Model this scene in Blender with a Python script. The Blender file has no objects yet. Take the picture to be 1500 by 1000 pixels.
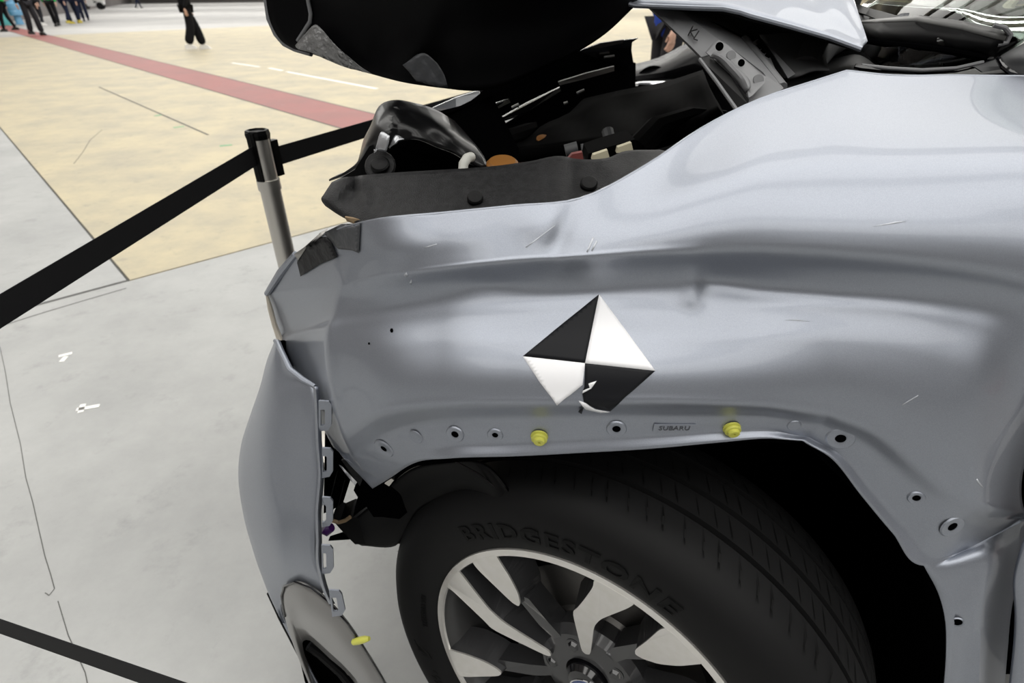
import bpy, bmesh, math, random
from mathutils import Vector, Matrix
random.seed(7)
SC = bpy.context.scene
COL = SC.collection

# ------------------------------------------------------------------ camera
FPX, PITCH, ROLL, CAMH = 840.0, math.radians(31.5), math.radians(0.6), 1.19
SP, CP, SR, CR = math.sin(PITCH), math.cos(PITCH), math.sin(ROLL), math.cos(ROLL)
cd = bpy.data.cameras.new('camera'); cam = bpy.data.objects.new('camera', cd); COL.objects.link(cam)
cam.matrix_world = (Matrix.Translation((0, 0, CAMH)) @ Matrix.Rotation(math.pi/2 - PITCH, 4, 'X') @ Matrix.Rotation(-ROLL, 4, 'Z'))
cd.sensor_width = 36.0; cd.lens = FPX/1500*36.0; cd.clip_start = .02; cd.clip_end = 400
cd.dof.use_dof = True; cd.dof.focus_distance = .72; cd.dof.aperture_fstop = 7.1
SC.camera = cam
SC.view_settings.view_transform = 'Standard'; SC.view_settings.look = 'None'
SC.view_settings.exposure = 0.0; SC.view_settings.gamma = 1.0
SC.view_settings.use_curve_mapping = False
SC.cycles.use_denoising = True
SC.cycles.max_bounces = 8; SC.cycles.diffuse_bounces = 4; SC.cycles.glossy_bounces = 4; SC.cycles.transmission_bounces = 6

# ------------------------------------------------------------------ world + hall lighting
W = bpy.data.worlds.new('hall_air'); SC.world = W; W.use_nodes = True
W.node_tree.nodes['Background'].inputs[0].default_value = (.93, .97, 1, 1)
W.node_tree.nodes['Background'].inputs[1].default_value = .25
HALL_Z = 9.0
def area(x, y, sx, sy, watts, col=(1, .985, .95), z=HALL_Z - .35):
    l = bpy.data.lights.new('ceiling_light_source', 'AREA'); l.shape = 'RECTANGLE'; l.size = sx; l.size_y = sy
    l.energy = watts; l.color = col
    o = bpy.data.objects.new('ceiling_light_source', l); COL.objects.link(o); o.location = (x, y, z)
    return o
for ly in (-9.0, -3.0, 3.0, 9.0, 15.0): area(-4, ly, 34, 4.6, 1330)
for ly in (26, 44, 64, 86): area(-16, ly, 100, 5, 10500)
area(-36, 6, 8, 30, 3000)

# ------------------------------------------------------------------ helpers
def ray(x, y):
    dx, dy = x-750, y-500; dx, dy = dx*CR - dy*SR, dx*SR + dy*CR
    return Vector((dx, FPX*CP - dy*SP, -dy*CP - FPX*SP))
CAM = Vector((0, 0, CAMH))
def P(x, y, Y):                 # a point in the hall, Y metres ahead of the camera's foot
    d = ray(x, y); return CAM + d*(Y/d.y)
def PZ(x, y, Z=0.0):            # a point at height Z
    d = ray(x, y); return CAM + d*((Z-CAMH)/d.z)

def tag(o, label=None, cat=None, group=None, kind=None):
    if label: o['label'] = label
    if cat: o['category'] = cat
    if group: o['group'] = group
    if kind: o['kind'] = kind
    return o
def empty(name, loc, rz=0, label=None, cat=None, group=None):
    o = bpy.data.objects.new(name, None); COL.objects.link(o); o.location = loc; o.rotation_euler = (0, 0, rz)
    o.empty_display_size = .1
    return tag(o, label, cat, group)
MESHES = []
def mk(name, vs, fs, mat, parent=None, smooth=True, angle=35, label=None, recalc=False, matrix=None):
    me = bpy.data.meshes.new(name); me.from_pydata([tuple(v) for v in vs], [], fs)
    if recalc:
        bm = bmesh.new(); bm.from_mesh(me); bmesh.ops.recalc_face_normals(bm, faces=bm.faces); bm.to_mesh(me); bm.free()
    for p in me.polygons: p.use_smooth = smooth
    if smooth and angle < 180: me.set_sharp_from_angle(angle=math.radians(angle))
    me.materials.append(mat)
    o = bpy.data.objects.new(name, me); COL.objects.link(o)
    if parent:
        o.parent = parent
        if matrix is None and not LOCAL[0]:
            bpy_world = world_of(parent); o.matrix_parent_inverse = bpy_world.inverted()
    if label: o['label'] = label
    return o
LOCAL = [False]                 # True: a part's vertices are given in its parent's own frame
def world_of(o):
    m = Matrix.LocRotScale(o.location, o.rotation_euler, o.scale)
    if o.parent: m = world_of(o.parent) @ o.matrix_parent_inverse @ m
    return m
class MB:
    def __init__(s): s.v = []; s.f = []
    def add(s, vs, fs):
        n = len(s.v); s.v += [Vector(v) for v in vs]; s.f += [tuple(i+n for i in f) for f in fs]; return s
    def box(s, a, b):
        (x0, y0, z0), (x1, y1, z1) = a, b
        return s.add([(x0,y0,z0),(x1,y0,z0),(x1,y1,z0),(x0,y1,z0),(x0,y0,z1),(x1,y0,z1),(x1,y1,z1),(x0,y1,z1)],
                     [(0,3,2,1),(4,5,6,7),(0,1,5,4),(1,2,6,5),(2,3,7,6),(3,0,4,7)])
    def tube(s, path, r, n=10, cap=True):
        path = [Vector(p) for p in path]; rs = r if isinstance(r, (list, tuple)) else [r]*len(path)
        base = len(s.v); up = Vector((0, 0, 1)); prev = None
        for i, p in enumerate(path):
            t = (path[min(i+1, len(path)-1)] - path[max(i-1, 0)]).normalized()
            if prev is None:
                a = t.cross(up if abs(t.z) < .95 else Vector((1, 0, 0))).normalized()
            else: a = (prev - t*prev.dot(t)).normalized()
            prev = a; b = t.cross(a)
            for k in range(n):
                an = 2*math.pi*k/n; s.v.append(p + (a*math.cos(an) + b*math.sin(an))*rs[i])
        for i in range(len(path)-1):
            for k in range(n):
                s.f.append((base+i*n+k, base+i*n+(k+1) % n, base+(i+1)*n+(k+1) % n, base+(i+1)*n+k))
        if cap:
            s.f.append(tuple(base+k for k in range(n))[::-1]); s.f.append(tuple(base+(len(path)-1)*n+k for k in range(n)))
        return s
    def prism(s, poly, off):    # a 3D polygon swept along off
        n = len(poly); off = Vector(off); poly = [Vector(p) for p in poly]
        return s.add(poly + [p+off for p in poly], [tuple(range(n))[::-1], tuple(range(n, 2*n))] +
                     [(i, (i+1) % n, (i+1) % n+n, i+n) for i in range(n)])
    def lathe(s, prof, c, ax, u=None, n=48, a0=0, a1=2*math.pi, close=False):   # prof: (along axis, radius)
        c = Vector(c); ax = Vector(ax).normalized()
        u = Vector(u).normalized() if u is not None else ax.orthogonal().normalized(); w = ax.cross(u)
        full = abs(a1-a0-2*math.pi) < 1e-6; m = n if full else n+1; base = len(s.v); k = len(prof)
        for i in range(m):
            an = a0+(a1-a0)*i/n; d = u*math.cos(an)+w*math.sin(an)
            for (h, r) in prof: s.v.append(c+ax*h+d*r)
        for i in range(n):
            j = (i+1) % m
            for q in range(k-1+(1 if close else 0)):
                q2 = (q+1) % k
                s.f.append((base+i*k+q, base+j*k+q, base+j*k+q2, base+i*k+q2))
        return s
    def build(s, name, mat, parent=None, **kw):
        kw.setdefault('recalc', True); return mk(name, s.v, s.f, mat, parent, **kw)

def hermite(pts, ts, tq):       # C1 interpolation through vectors pts at parameters ts
    n = len(pts); out = []
    tan = []
    for i in range(n):
        if i == 0: tan.append((pts[1]-pts[0])/(ts[1]-ts[0]))
        elif i == n-1: tan.append((pts[-1]-pts[-2])/(ts[-1]-ts[-2]))
        else:
            h0, h1 = ts[i]-ts[i-1], ts[i+1]-ts[i]
            d0, d1 = (pts[i]-pts[i-1])/h0, (pts[i+1]-pts[i])/h1
            tan.append((d0*h1+d1*h0)/(h0+h1))
    j = 0
    for t in tq:
        while j < n-2 and t > ts[j+1]: j += 1
        h = ts[j+1]-ts[j]; s = (t-ts[j])/h
        a = 2*s**3-3*s**2+1; b = s**3-2*s**2+s; c = -2*s**3+3*s**2; d = s**3-s**2
        out.append(pts[j]*a + tan[j]*(b*h) + pts[j+1]*c + tan[j+1]*(d*h))
    return out
def params(rows):               # mean chord spacing between consecutive rows
    ts = [0.0]
    for a, b in zip(rows, rows[1:]):
        ts.append(ts[-1] + max(1e-5, sum((Vector(p[:2])-Vector(q[:2])).length for p, q in zip(a, b))/len(a)))
    return ts
def subdiv(ts, step):
    out = []
    for a, b in zip(ts, ts[1:]):
        n = max(1, int(math.ceil((b-a)/step))); out += [a+(b-a)*i/n for i in range(n)]
    return out + [ts[-1]]
def patch(stations, su=12, sv=8, dent=None, to3d=True):
    """stations: list of stations, each a list of (px, py, Y). Returns a grid [i][j] of world points."""
    S = [[Vector(p) for p in st] for st in stations]
    tu = params(S); qu = subdiv(tu, su)
    rails = [hermite([S[i][j] for i in range(len(S))], tu, qu) for j in range(len(S[0]))]
    tv = params(rails); qv = subdiv(tv, sv)
    grid = []
    for i in range(len(qu)):
        col = hermite([rails[j][i] for j in range(len(rails))], tv, qv)
        out = []
        for p in col:
            Y = p.z + (dent(p.x, p.y) if dent else 0)
            out.append(P(p.x, p.y, Y) if to3d else p)
        grid.append(out)
    return grid
def gridmesh(grid, flip=False):
    nv = len(grid[0]); vs = [p for c in grid for p in c]; fs = []
    for i in range(len(grid)-1):
        for j in range(nv-1):
            q = (i*nv+j, i*nv+j+1, (i+1)*nv+j+1, (i+1)*nv+j); fs.append(q[::-1] if flip else q)
    return vs, fs
def solid(o, t, off=-1):
    m = o.modifiers.new('thickness', 'SOLIDIFY'); m.thickness = t; m.offset = off; return o
def poly3(pts, Y): return [P(x, y, Y if len(r) == 0 else r[0]) for (x, y, *r) in pts]

# ------------------------------------------------------------------ materials
def srgb(r, g, b):
    f = lambda c: ((c/255+.055)/1.055)**2.4 if c > 10 else c/255/12.92
    return (f(r), f(g), f(b), 1)
MATS = {}
def mat(name, col, rough=.5, metal=0, coat=0, spec=.5, noise=None, bump=None, trans=0, emis=None, coatr=.03, ior=1.5):
    m = bpy.data.materials.new(name); m.use_nodes = True; nt = m.node_tree; b = nt.nodes['Principled BSDF']
    col = col if len(col) == 4 else (*col, 1)
    b.inputs['Base Color'].default_value = col; b.inputs['Roughness'].default_value = rough
    b.inputs['Metallic'].default_value = metal; b.inputs['Coat Weight'].default_value = coat
    b.inputs['Coat Roughness'].default_value = coatr; b.inputs['Specular IOR Level'].default_value = spec
    b.inputs['Transmission Weight'].default_value = trans; b.inputs['IOR'].default_value = ior
    if emis: b.inputs['Emission Color'].default_value = emis[0]; b.inputs['Emission Strength'].default_value = emis[1]
    tc = nt.nodes.new('ShaderNodeTexCoord')
    if noise:                    # (scale, colour2, detail)
        n = nt.nodes.new('ShaderNodeTexNoise'); n.inputs['Scale'].default_value = noise[0]; n.inputs['Detail'].default_value = noise[2]
        nt.links.new(tc.outputs['Object'], n.inputs['Vector'])
        r = nt.nodes.new('ShaderNodeValToRGB'); r.color_ramp.elements[0].position = .35; r.color_ramp.elements[1].position = .65
        r.color_ramp.elements[0].color = col; r.color_ramp.elements[1].color = noise[1]
        nt.links.new(n.outputs['Fac'], r.inputs['Fac']); nt.links.new(r.outputs['Color'], b.inputs['Base Color'])
    if bump:                     # (scale, strength, distance)
        n = nt.nodes.new('ShaderNodeTexNoise'); n.inputs['Scale'].default_value = bump[0]; n.inputs['Detail'].default_value = 4
        nt.links.new(tc.outputs['Object'], n.inputs['Vector'])
        bp = nt.nodes.new('ShaderNodeBump'); bp.inputs['Strength'].default_value = bump[1]; bp.inputs['Distance'].default_value = bump[2]
        nt.links.new(n.outputs['Fac'], bp.inputs['Height']); nt.links.new(bp.outputs['Normal'], b.inputs['Normal'])
    MATS[name] = m; return m
M_paint = mat('silver_paint', (.29, .31, .355), .47, .88, .35, noise=(2600, (.355, .378, .43, 1), 0), bump=(1800, .06, .0004))
M_under = mat('paint_edge_primer', (.36, .35, .33), .5, .3)
M_blackplastic = mat('black_textured_plastic', (.004, .004, .0045), .52, spec=.25, bump=(700, .6, .0016), noise=(140, (.012, .012, .013, 1), 6))
M_black = mat('black_satin_plastic', (.002, .002, .0023), .45, spec=.14)
M_matte = mat('black_matte_liner', (.0012, .0012, .0014), .9, spec=.0)
M_gloss = mat('black_gloss_paint', (.004, .004, .005), .12, 0, .6)
M_rubber = mat('tyre_rubber', (.0075, .0075, .0078), .6, spec=.14, bump=(500, .1, .0006))
M_rubber2 = mat('tyre_lettering_rubber', (.0015, .0015, .0016), .6, spec=.15)
M_mach = mat('machined_alloy', (.76, .74, .70), .36, .75, .4, noise=(60, (.80, .78, .75, 1), 2))
M_wdark = mat('dark_grey_wheel_paint', (.035, .035, .037), .38, .3, .6)
M_barrel = mat('lit_wheel_barrel', (.10, .10, .10), .35, .5, .3)  # paler than the wheel paint: light inside the rim put into the colour
M_disc = mat('brake_disc_steel', (.12, .115, .11), .45, .9, bump=(30, .3, .002))
M_rust = mat('rusty_iron', (.06, .03, .02), .7, .5)
M_chrome = mat('chrome', (.8, .8, .82), .12, 1)
M_steel = mat('brushed_steel', (.64, .62, .58), .42, 1, bump=(300, .05, .0005))
M_yellow = mat('yellow_clip_plastic', (.58, .58, .10), .35)
M_white = mat('white_vinyl', (.90, .90, .92), .4, coat=.2)
M_vblack = mat('black_vinyl', (.007, .0075, .0095), .5, spec=.2)
M_greytape = mat('dark_grey_tape', (.05, .052, .057), .4, spec=.3, bump=(60, .5, .004))
M_blacktape = mat('black_tape', (.006, .006, .007), .5, spec=.25, bump=(60, .5, .004))
M_bracket = mat('grey_undercoat', (.16, .162, .168), .55, .1, bump=(700, .15, .0008))
M_belt = mat('black_webbing', (.008, .008, .009), .75, spec=.2, bump=(1200, .4, .0008))


# ================================================================== THE HALL
def floor_mat(name, c1, c2, c3, sc=.8, rough=.55):
    m = bpy.data.materials.new(name); m.use_nodes = True; nt = m.node_tree; b = nt.nodes['Principled BSDF']
    g = nt.nodes.new('ShaderNodeNewGeometry')
    def nz(scale, det, rg=.6):
        n = nt.nodes.new('ShaderNodeTexNoise'); n.inputs['Scale'].default_value = scale; n.inputs['Detail'].default_value = det
        n.inputs['Roughness'].default_value = rg; nt.links.new(g.outputs['Position'], n.inputs['Vector']); return n
    n1, n2 = nz(sc, 8, .7), nz(sc*5, 6, .72)
    r = nt.nodes.new('ShaderNodeValToRGB'); e = r.color_ramp.elements
    e[0].position = .30; e[0].color = c2; e[1].position = .62; e[1].color = c1
    nt.links.new(n1.outputs['Fac'], r.inputs['Fac'])
    mx = nt.nodes.new('ShaderNodeMix'); mx.data_type = 'RGBA'
    r2 = nt.nodes.new('ShaderNodeValToRGB'); r2.color_ramp.elements[0].position = .56; r2.color_ramp.elements[1].position = .78
    nt.links.new(n2.outputs['Fac'], r2.inputs['Fac'])
    mul = nt.nodes.new('ShaderNodeMath'); mul.operation = 'MULTIPLY'; mul.inputs[1].default_value = .6
    nt.links.new(r2.outputs['Color'], mul.inputs[0]); nt.links.new(mul.outputs[0], mx.inputs['Factor'])
    nt.links.new(r.outputs['Color'], mx.inputs['A']); mx.inputs['B'].default_value = c3
    nt.links.new(mx.outputs['Result'], b.inputs['Base Color'])
    b.inputs['Roughness'].default_value = rough
    bp = nt.nodes.new('ShaderNodeBump'); bp.inputs['Strength'].default_value = .15; bp.inputs['Distance'].default_value = .004
    nt.links.new(n2.outputs['Fac'], bp.inputs['Height']); nt.links.new(bp.outputs['Normal'], b.inputs['Normal'])
    return m
M_conc = floor_mat('grey_concrete', (.375, .378, .37, 1), (.27, .273, .27, 1), (.19, .192, .19, 1), 1.3)
M_yel = floor_mat('worn_yellow_floor_paint', (.47, .405, .262, 1), (.31, .28, .215, 1), (.17, .165, .155, 1), 1.7)
M_pale = floor_mat('pale_glare_floor', (.44, .43, .41, 1), (.31, .305, .30, 1), (.25, .25, .245, 1), .25)  # for the far slabs: floor glare put into a paler colour
M_red = floor_mat('red_floor_paint', (.29, .085, .075, 1), (.22, .08, .072, 1), (.27, .17, .15, 1), 1.2)
M_joint = mat('floor_joint_filler', (.10, .10, .095), .9)
M_mark = mat('white_floor_tape', (.8, .79, .76), .6)
M_green = mat('green_paint_smear', (.16, .36, .2), .7)
M_wall = mat('hall_wall_panel', (.13, .12, .115), .7, noise=(.4, (.16, .145, .14, 1), 2))
M_ceil = mat('hall_ceiling_panel', (.26, .26, .26), .8)
M_beam = mat('steel_truss', (.50, .50, .49), .6)
M_lampglass = mat('lamp_diffuser', (.9, .9, .9), .5, emis=((1, .98, .94, 1), 6.0))

O_ = PZ(190, 410); D1 = Vector((-.677, .736, 0)).normalized(); D2 = Vector((D1.y, -D1.x, 0))
def fl(a, b, z=0): return O_ + D1*a + D2*b + Vector((0, 0, z))
fm = MB(); fm.prism([(-95, -40, -.06), (60, -40, -.06), (60, 120, -.06), (-95, 120, -.06)], (0, 0, .05))
floor = fm.build('floor', M_joint, smooth=False); floor['kind'] = 'structure'
tag(floor, 'worn hall floor of concrete slabs, part painted yellow with a red stripe')
CELL = 6.0
LOCAL[0] = True
for nm_, mt_ in (('g', M_conc), ('y', M_yel), ('p', M_pale)):
    b = MB(); h = CELL/2-(.012 if nm_ == 'g' else .0012); b.box((-h, -h, -.01), (h, h, 0)); me = bpy.data.meshes.new('slab'); me.from_pydata([tuple(v) for v in b.v], [], b.f)
    me.materials.append(mt_); MATS['slab_'+nm_] = me
ang = math.atan2(D1.y, D1.x)
for i in range(-8, 20):
    for j in range(-5, 20):
        c = fl((j+.5)*CELL, (i+.5)*CELL + (2.6 if j < 0 else 0))
        if c.y < -14 or c.y > 108 or c.x > 44 or c.x < -85: continue
        me = MATS['slab_y'] if (i >= 0 and 0 <= j < 4) else (MATS['slab_p'] if j >= 4 else MATS['slab_g'])
        s_ = bpy.data.objects.new('floor_slab', me); COL.objects.link(s_); s_.parent = floor
        s_.location = c; s_.rotation_euler = (0, 0, ang)
LOCAL[0] = False
def strip(name, a, b, w, mt, z=.0005, h=.001):
    a = Vector(a); b = Vector(b); n = (b-a).cross(Vector((0, 0, 1))).normalized()*w/2; up = Vector((0, 0, z))
    m = MB(); m.prism([a-n+up, b-n+up, b+n+up, a+n+up], (0, 0, h)); return m.build(name, mt, floor, smooth=False)
e0, e1 = PZ(400, 131), PZ(400, 159); bb0 = (e0-O_).dot(D2); bb1 = (e1-O_).dot(D2)
mid = (bb0+bb1)/2
strip('painted_stripe', fl(-16, mid), fl(55, mid), abs(bb1-bb0), M_red)
for sgn in (-1, 1):
    strip('stripe_edge_line', fl(-16, mid+sgn*abs(bb1-bb0)/2), fl(30, mid+sgn*abs(bb1-bb0)/2), .025, M_joint, .0006)
strip('floor_groove', PZ(145, 127.5), PZ(305, 197.5), .022, M_joint)
for (a, b, c, d) in ((340, 92, 380, 98), (394, 99.5, 414, 103.5), (420, 105, 552, 130)):
    strip('floor_tape_mark', PZ(a, b), PZ(c, d), .07, M_mark)
for (a, b, c, d) in ((86, 522, 106, 517), (90, 530, 97, 522), (112, 600, 146, 594), (118, 604, 122, 592)):
    strip('floor_tape_mark', PZ(a, b), PZ(c, d), .018, M_mark)
for (x, y, w, h) in ((232, 169, 5, 2), (262, 186, 8, 2.5), (331, 213, 9, 3.5), (404, 237, 7, 3)):
    strip('green_smear', PZ(x-w, y+1), PZ(x+w, y-1), .05, M_green)
def crack(pts, w):
    b = MB(); q = [PZ(*p) for p in pts]
    for a, c in zip(q, q[1:]):
        n = (c-a).cross(Vector((0, 0, 1))).normalized()*w; up = Vector((0, 0, .0006))
        b.add([a-n+up, c-n+up, c+n+up, a+n+up], [(0, 1, 2, 3)])
    return b.build('floor_crack', M_joint, floor, smooth=False)
crack([(0, 508), (8, 545), (15, 590), (30, 650), (38, 700), (48, 735), (58, 780), (66, 815), (74, 840), (80, 862), (72, 872), (66, 868)], .0011)
crack([(0, 478), (60, 459), (120, 441), (185, 422)], .004)
crack([(150, 190), (132, 205), (122, 222), (108, 240)], .003)
crack([(85, 880), (100, 930), (125, 985), (130, 1010)], .001)

wa, wb = PZ(21, 31), PZ(150, 11); wd = (wb-wa).normalized(); wn = Vector((-wd.y, wd.x, 0))
def wall(name, a, b, n):
    m = MB(); up = Vector((0, 0, HALL_Z)); m.prism([a, b, b+up, a+up], n*.3); w = m.build(name, M_wall, smooth=False); w['kind'] = 'structure'; return w
wall('wall_left', wa-wd*60, wa+wd*75, wn)
wall('wall_back', Vector((-75, 105, 0)), Vector((45, 105, 0)), Vector((0, 1, 0)))
wall('wall_right', Vector((40, -16, 0)), Vector((40, 105, 0)), Vector((1, 0, 0)))
wall('wall_front', Vector((-75, -16, 0)), Vector((45, -16, 0)), Vector((0, -1, 0)))
cl = MB(); cl.box((-80, -16, HALL_Z), (40.4, 105.4, HALL_Z+.2)); ceil = cl.build('ceiling', M_ceil, smooth=False); ceil['kind'] = 'structure'
for k, yy in enumerate((-11.5, -5.5, .5, 6.5, 12.5, 18.5, 24.5)):
    b = MB(); b.box((-75, yy-.15, HALL_Z-.55), (39, yy+.15, HALL_Z-.4)); b.box((-75, yy-.05, HALL_Z-.4), (39, yy+.05, HALL_Z))
    b.build('roof_beam', M_beam, ceil, smooth=False)

# ================================================================== THE CRASHED CAR
HUB = Vector((.084, .4196, .350)); WYAW, WCAM = math.radians(32.27), math.radians(-5.1)
car = empty('crashed_car', (.3, .9, 0), 0, 'silver crash-tested car with crumpled front, open hood and missing front-end pieces', 'car')

# ---- fender
ST = [
 [(432,372,.68),(412,398,.71),(390,431,.755),(402,475,.785),(424,530,.765),(466,612,.655),(486,650,.615),(503,670,.575),(546,715,.553)],
 [(478,340,.615),(497,375,.602),(500,418,.592),(490,455,.588),(480,525,.575),(503,636,.548),(514,662,.556),(536,690,.553),(566,703,.545)],
 [(545,323,.585),(555,365,.560),(560,405,.543),(558,440,.548),(553,515,.535),(555,606,.511),(566,632,.528),(588,664,.525),(604,679,.517)],
 [(650,312,.575),(650,355,.545),(650,393,.521),(650,425,.530),(650,505,.510),(650,592,.487),(650,614,.502),(655,652,.500),(660,671,.491)],
 [(750,302,.570),(750,345,.540),(750,382,.511),(750,420,.522),(750,503,.500),(750,590,.473),(750,609,.486),(752,648,.486),(755,668,.478)],
 [(850,291,.570),(850,338,.535),(850,376,.505),(850,415,.517),(850,500,.492),(850,590,.463),(850,607,.475),(850,642,.476),(850,663,.469)],
 [(945,243,.595),(947,310,.540),(950,370,.501),(950,408,.512),(950,500,.486),(950,588,.457),(950,606,.467),(950,638,.468),(952,657,.461)],
 [(1040,181,.640),(1040,275,.550),(1040,368,.496),(1040,405,.508),(1040,500,.482),(1045,590,.452),(1045,606,.461),(1050,632,.463),(1052,648,.456)],
 [(1130,139,.670),(1120,250,.560),(1115,366,.489),(1115,412,.504),(1118,500,.476),(1130,594,.447),(1130,608,.455),(1128,630,.458),(1125,642,.451)],
 [(1240,104,.705),(1215,235,.560),(1200,368,.482),(1200,415,.494),(1205,500,.467),(1215,606,.440),(1205,620,.447),(1185,640,.452),(1175,645,.445)],
 [(1310,111,.700),(1310,235,.555),(1300,375,.472),(1300,420,.480),(1300,510,.454),(1282,632,.428),(1264,645,.436),(1234,668,.441),(1220,673,.435)],
 [(1400,111,.690),(1400,235,.545),(1395,385,.463),(1390,430,.467),(1375,530,.440),(1335,672,.416),(1312,685,.424),(1277,718,.428),(1262,726,.422)],
 [(1490,112,.680),(1480,235,.535),(1480,400,.453),(1470,445,.455),(1435,560,.430),(1388,718,.406),(1362,728,.412),(1322,768,.415),(1307,780,.409)],
 [(1570,112,.670),(1565,240,.525),(1560,420,.443),(1540,470,.445),(1462,640,.421),(1442,742,.404),(1405,762,.405),(1372,815,.400),(1353,828,.394)],
 [(1640,112,.660),(1635,245,.515),(1625,440,.440),(1590,500,.452),(1508,655,.545),(1502,752,.455),(1502,757,.440),(1503,759,.434),(1504,761,.432)],
]
def gs(x, y, cx, cy, sx, sy, a, rot=0):
    dx, dy = x-cx, y-cy; c, s = math.cos(rot), math.sin(rot); u, v = dx*c+dy*s, -dx*s+dy*c
    return a*math.exp(-(u/sx)**2-(v/sy)**2)
def dent(x, y):
    d = 0
    d += gs(x, y, 822, 342, 16, 45, .006, .35)      # short vertical dent under the hood edge
    d += gs(x, y, 800, 330, 40, 30, -.004)
    sg = 1/(1+math.exp(-(x-1026)/6))
    d += .007*sg*math.exp(-((y-405)/30)**2)*math.exp(-(max(0, x-1050)/130)**2)
    d += gs(x, y, 1012, 425, 16, 30, -.003)
    d += gs(x, y, 720, 415, 60, 14, .004)
    d += gs(x, y, 600, 470, 60, 50, .004)
    return d
def lerp(p, q, t): return tuple(a_+(b_-a_)*t for a_, b_ in zip(p, q))
def refine(st):
    A, B, C, D, E, F, G, H, I = st
    D = (D[0], D[1]+8, D[2]+(.004 if D[0] > 1035 else .001))
    dn = lambda p, k: (p[0], p[1], p[2]-k)
    kx = min(1, max(0, (A[0]-850)/190)); kf = min(1, max(0, (A[0]-480)/70))
    A = dn(A, .027*(1-kx)*kf); B = dn(B, .014*(1-kx)*kf); R_ac = A[2]-C[2]
    vy = lambda p, t, g: (p[0], p[1], p[2]*(1-kx) + (A[2]-g*R_ac)*kx)
    B = vy(B, .48, .74); C1 = vy(lerp(B, C, .54), .76, .925); C2 = vy(lerp(B, C, .85), .92, .985)
    out = [A, B, C1, C2, C, dn(lerp(C, D, .45), -.0035), D]
    wf = min(1, max(0, (F[0]-490)/90))*min(1, max(0, (1180-F[0])/230)); SH = .005-.020*wf
    Yd, Yf = D[2], F[2]+SH
    for t, g in ((.2, .16), (.5, .54), (.8, .87), (.94, .965)):
        w0, w1, w2 = 2*(t-.5)*(t-1), -4*t*(t-1), 2*t*(t-.5)
        out.append((D[0]*w0+E[0]*w1+F[0]*w2, D[1]*w0+E[1]*w1+F[1]*w2, Yd+(Yf-Yd)*g))
    out.append((F[0], F[1], Yf))
    sh = lambda p: (p[0], p[1], p[2]+SH)
    G, H, I = sh(G), sh(H), sh(I)
    return out + [lerp(sh(F), G, .8), G, lerp(G, H, .5), lerp(G, H, .88), H, lerp(H, I, .5), I]
def mix(a, b, t): return [lerp(p, q, t) for p, q in zip(a, b)]
ST = [refine(st) for st in ST]
ST = [ST[0], mix(ST[0], ST[1], .45), mix(ST[0], ST[1], .86), ST[1], mix(ST[1], ST[2], .14)] + ST[2:]
k9 = next(i for i, st in enumerate(ST) if st[0][0] == 1240)
ST = ST[:k9] + [mix(ST[k9-1], ST[k9], .5), mix(ST[k9-1], ST[k9], .9), ST[k9], mix(ST[k9], ST[k9+1], .12)] + ST[k9+1:]
grid = patch(ST, 7, 5, dent)
vs, fs = gridmesh(grid)
# rear leg of the fender, from the arch corner down beside the door
LEG = [
 [(1351,825,.397),(1371,814,.399),(1403,797,.401),(1438,778,.405),(1468,765,.414),(1502,752,.436)],
 [(1374,868,.384),(1390,856,.387),(1412,845,.389),(1440,835,.391),(1465,835,.405),(1490,840,.455)],
 [(1384,905,.372),(1396,893,.378),(1420,893,.376),(1432,890,.372),(1455,895,.405),(1480,900,.47)],
 [(1386,950,.362),(1396,950,.367),(1424,950,.366),(1434,950,.362),(1452,950,.395),(1475,955,.46)],
 [(1382,1010,.352),(1392,1010,.357),(1422,1010,.356),(1432,1010,.352),(1448,1010,.385),(1470,1010,.45)],
 [(1365,1120,.335),(1376,1120,.34),(1405,1120,.339),(1414,1120,.335),(1430,1120,.37),(1450,1120,.43)],
]
LEG = [[(x, y, Y+.005) for x, y, Y in r] for r in LEG]
g2 = patch(LEG, 8, 5)
tip = P(1353, 828, .399); k13 = min(range(len(grid)), key=lambda i: (grid[i][-1]-tip).length)
seam = [c[-1] for c in grid[k13:]]; ns = len(seam)
def resample(row, fr):          # points of a row at given arc-length fractions
    L = [0.0]
    for a_, b_ in zip(row, row[1:]): L.append(L[-1]+(b_-a_).length)
    out = []
    for f_ in fr:
        t = f_*L[-1]; i = 0
        while i < len(row)-2 and L[i+1] < t: i += 1
        out.append(row[i].lerp(row[i+1], min(1, max(0, (t-L[i])/(L[i+1]-L[i]+1e-9)))))
    return out
Ls = [0.0]
for a_, b_ in zip(seam, seam[1:]): Ls.append(Ls[-1]+(b_-a_).length)
g2 = [resample(r, [l/Ls[-1] for l in Ls]) for r in g2]
dl_ = [e-q for e, q in zip(seam, g2[0])]
g2 = [[q + dl_[j]*max(0, 1-i/9)**2 for j, q in enumerate(r)] for i, r in enumerate(g2)]
v2, f2 = gridmesh(g2, True)
n0 = len(vs); vs += v2; fs += [tuple(i+n0 for i in f) for f in f2]
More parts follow.
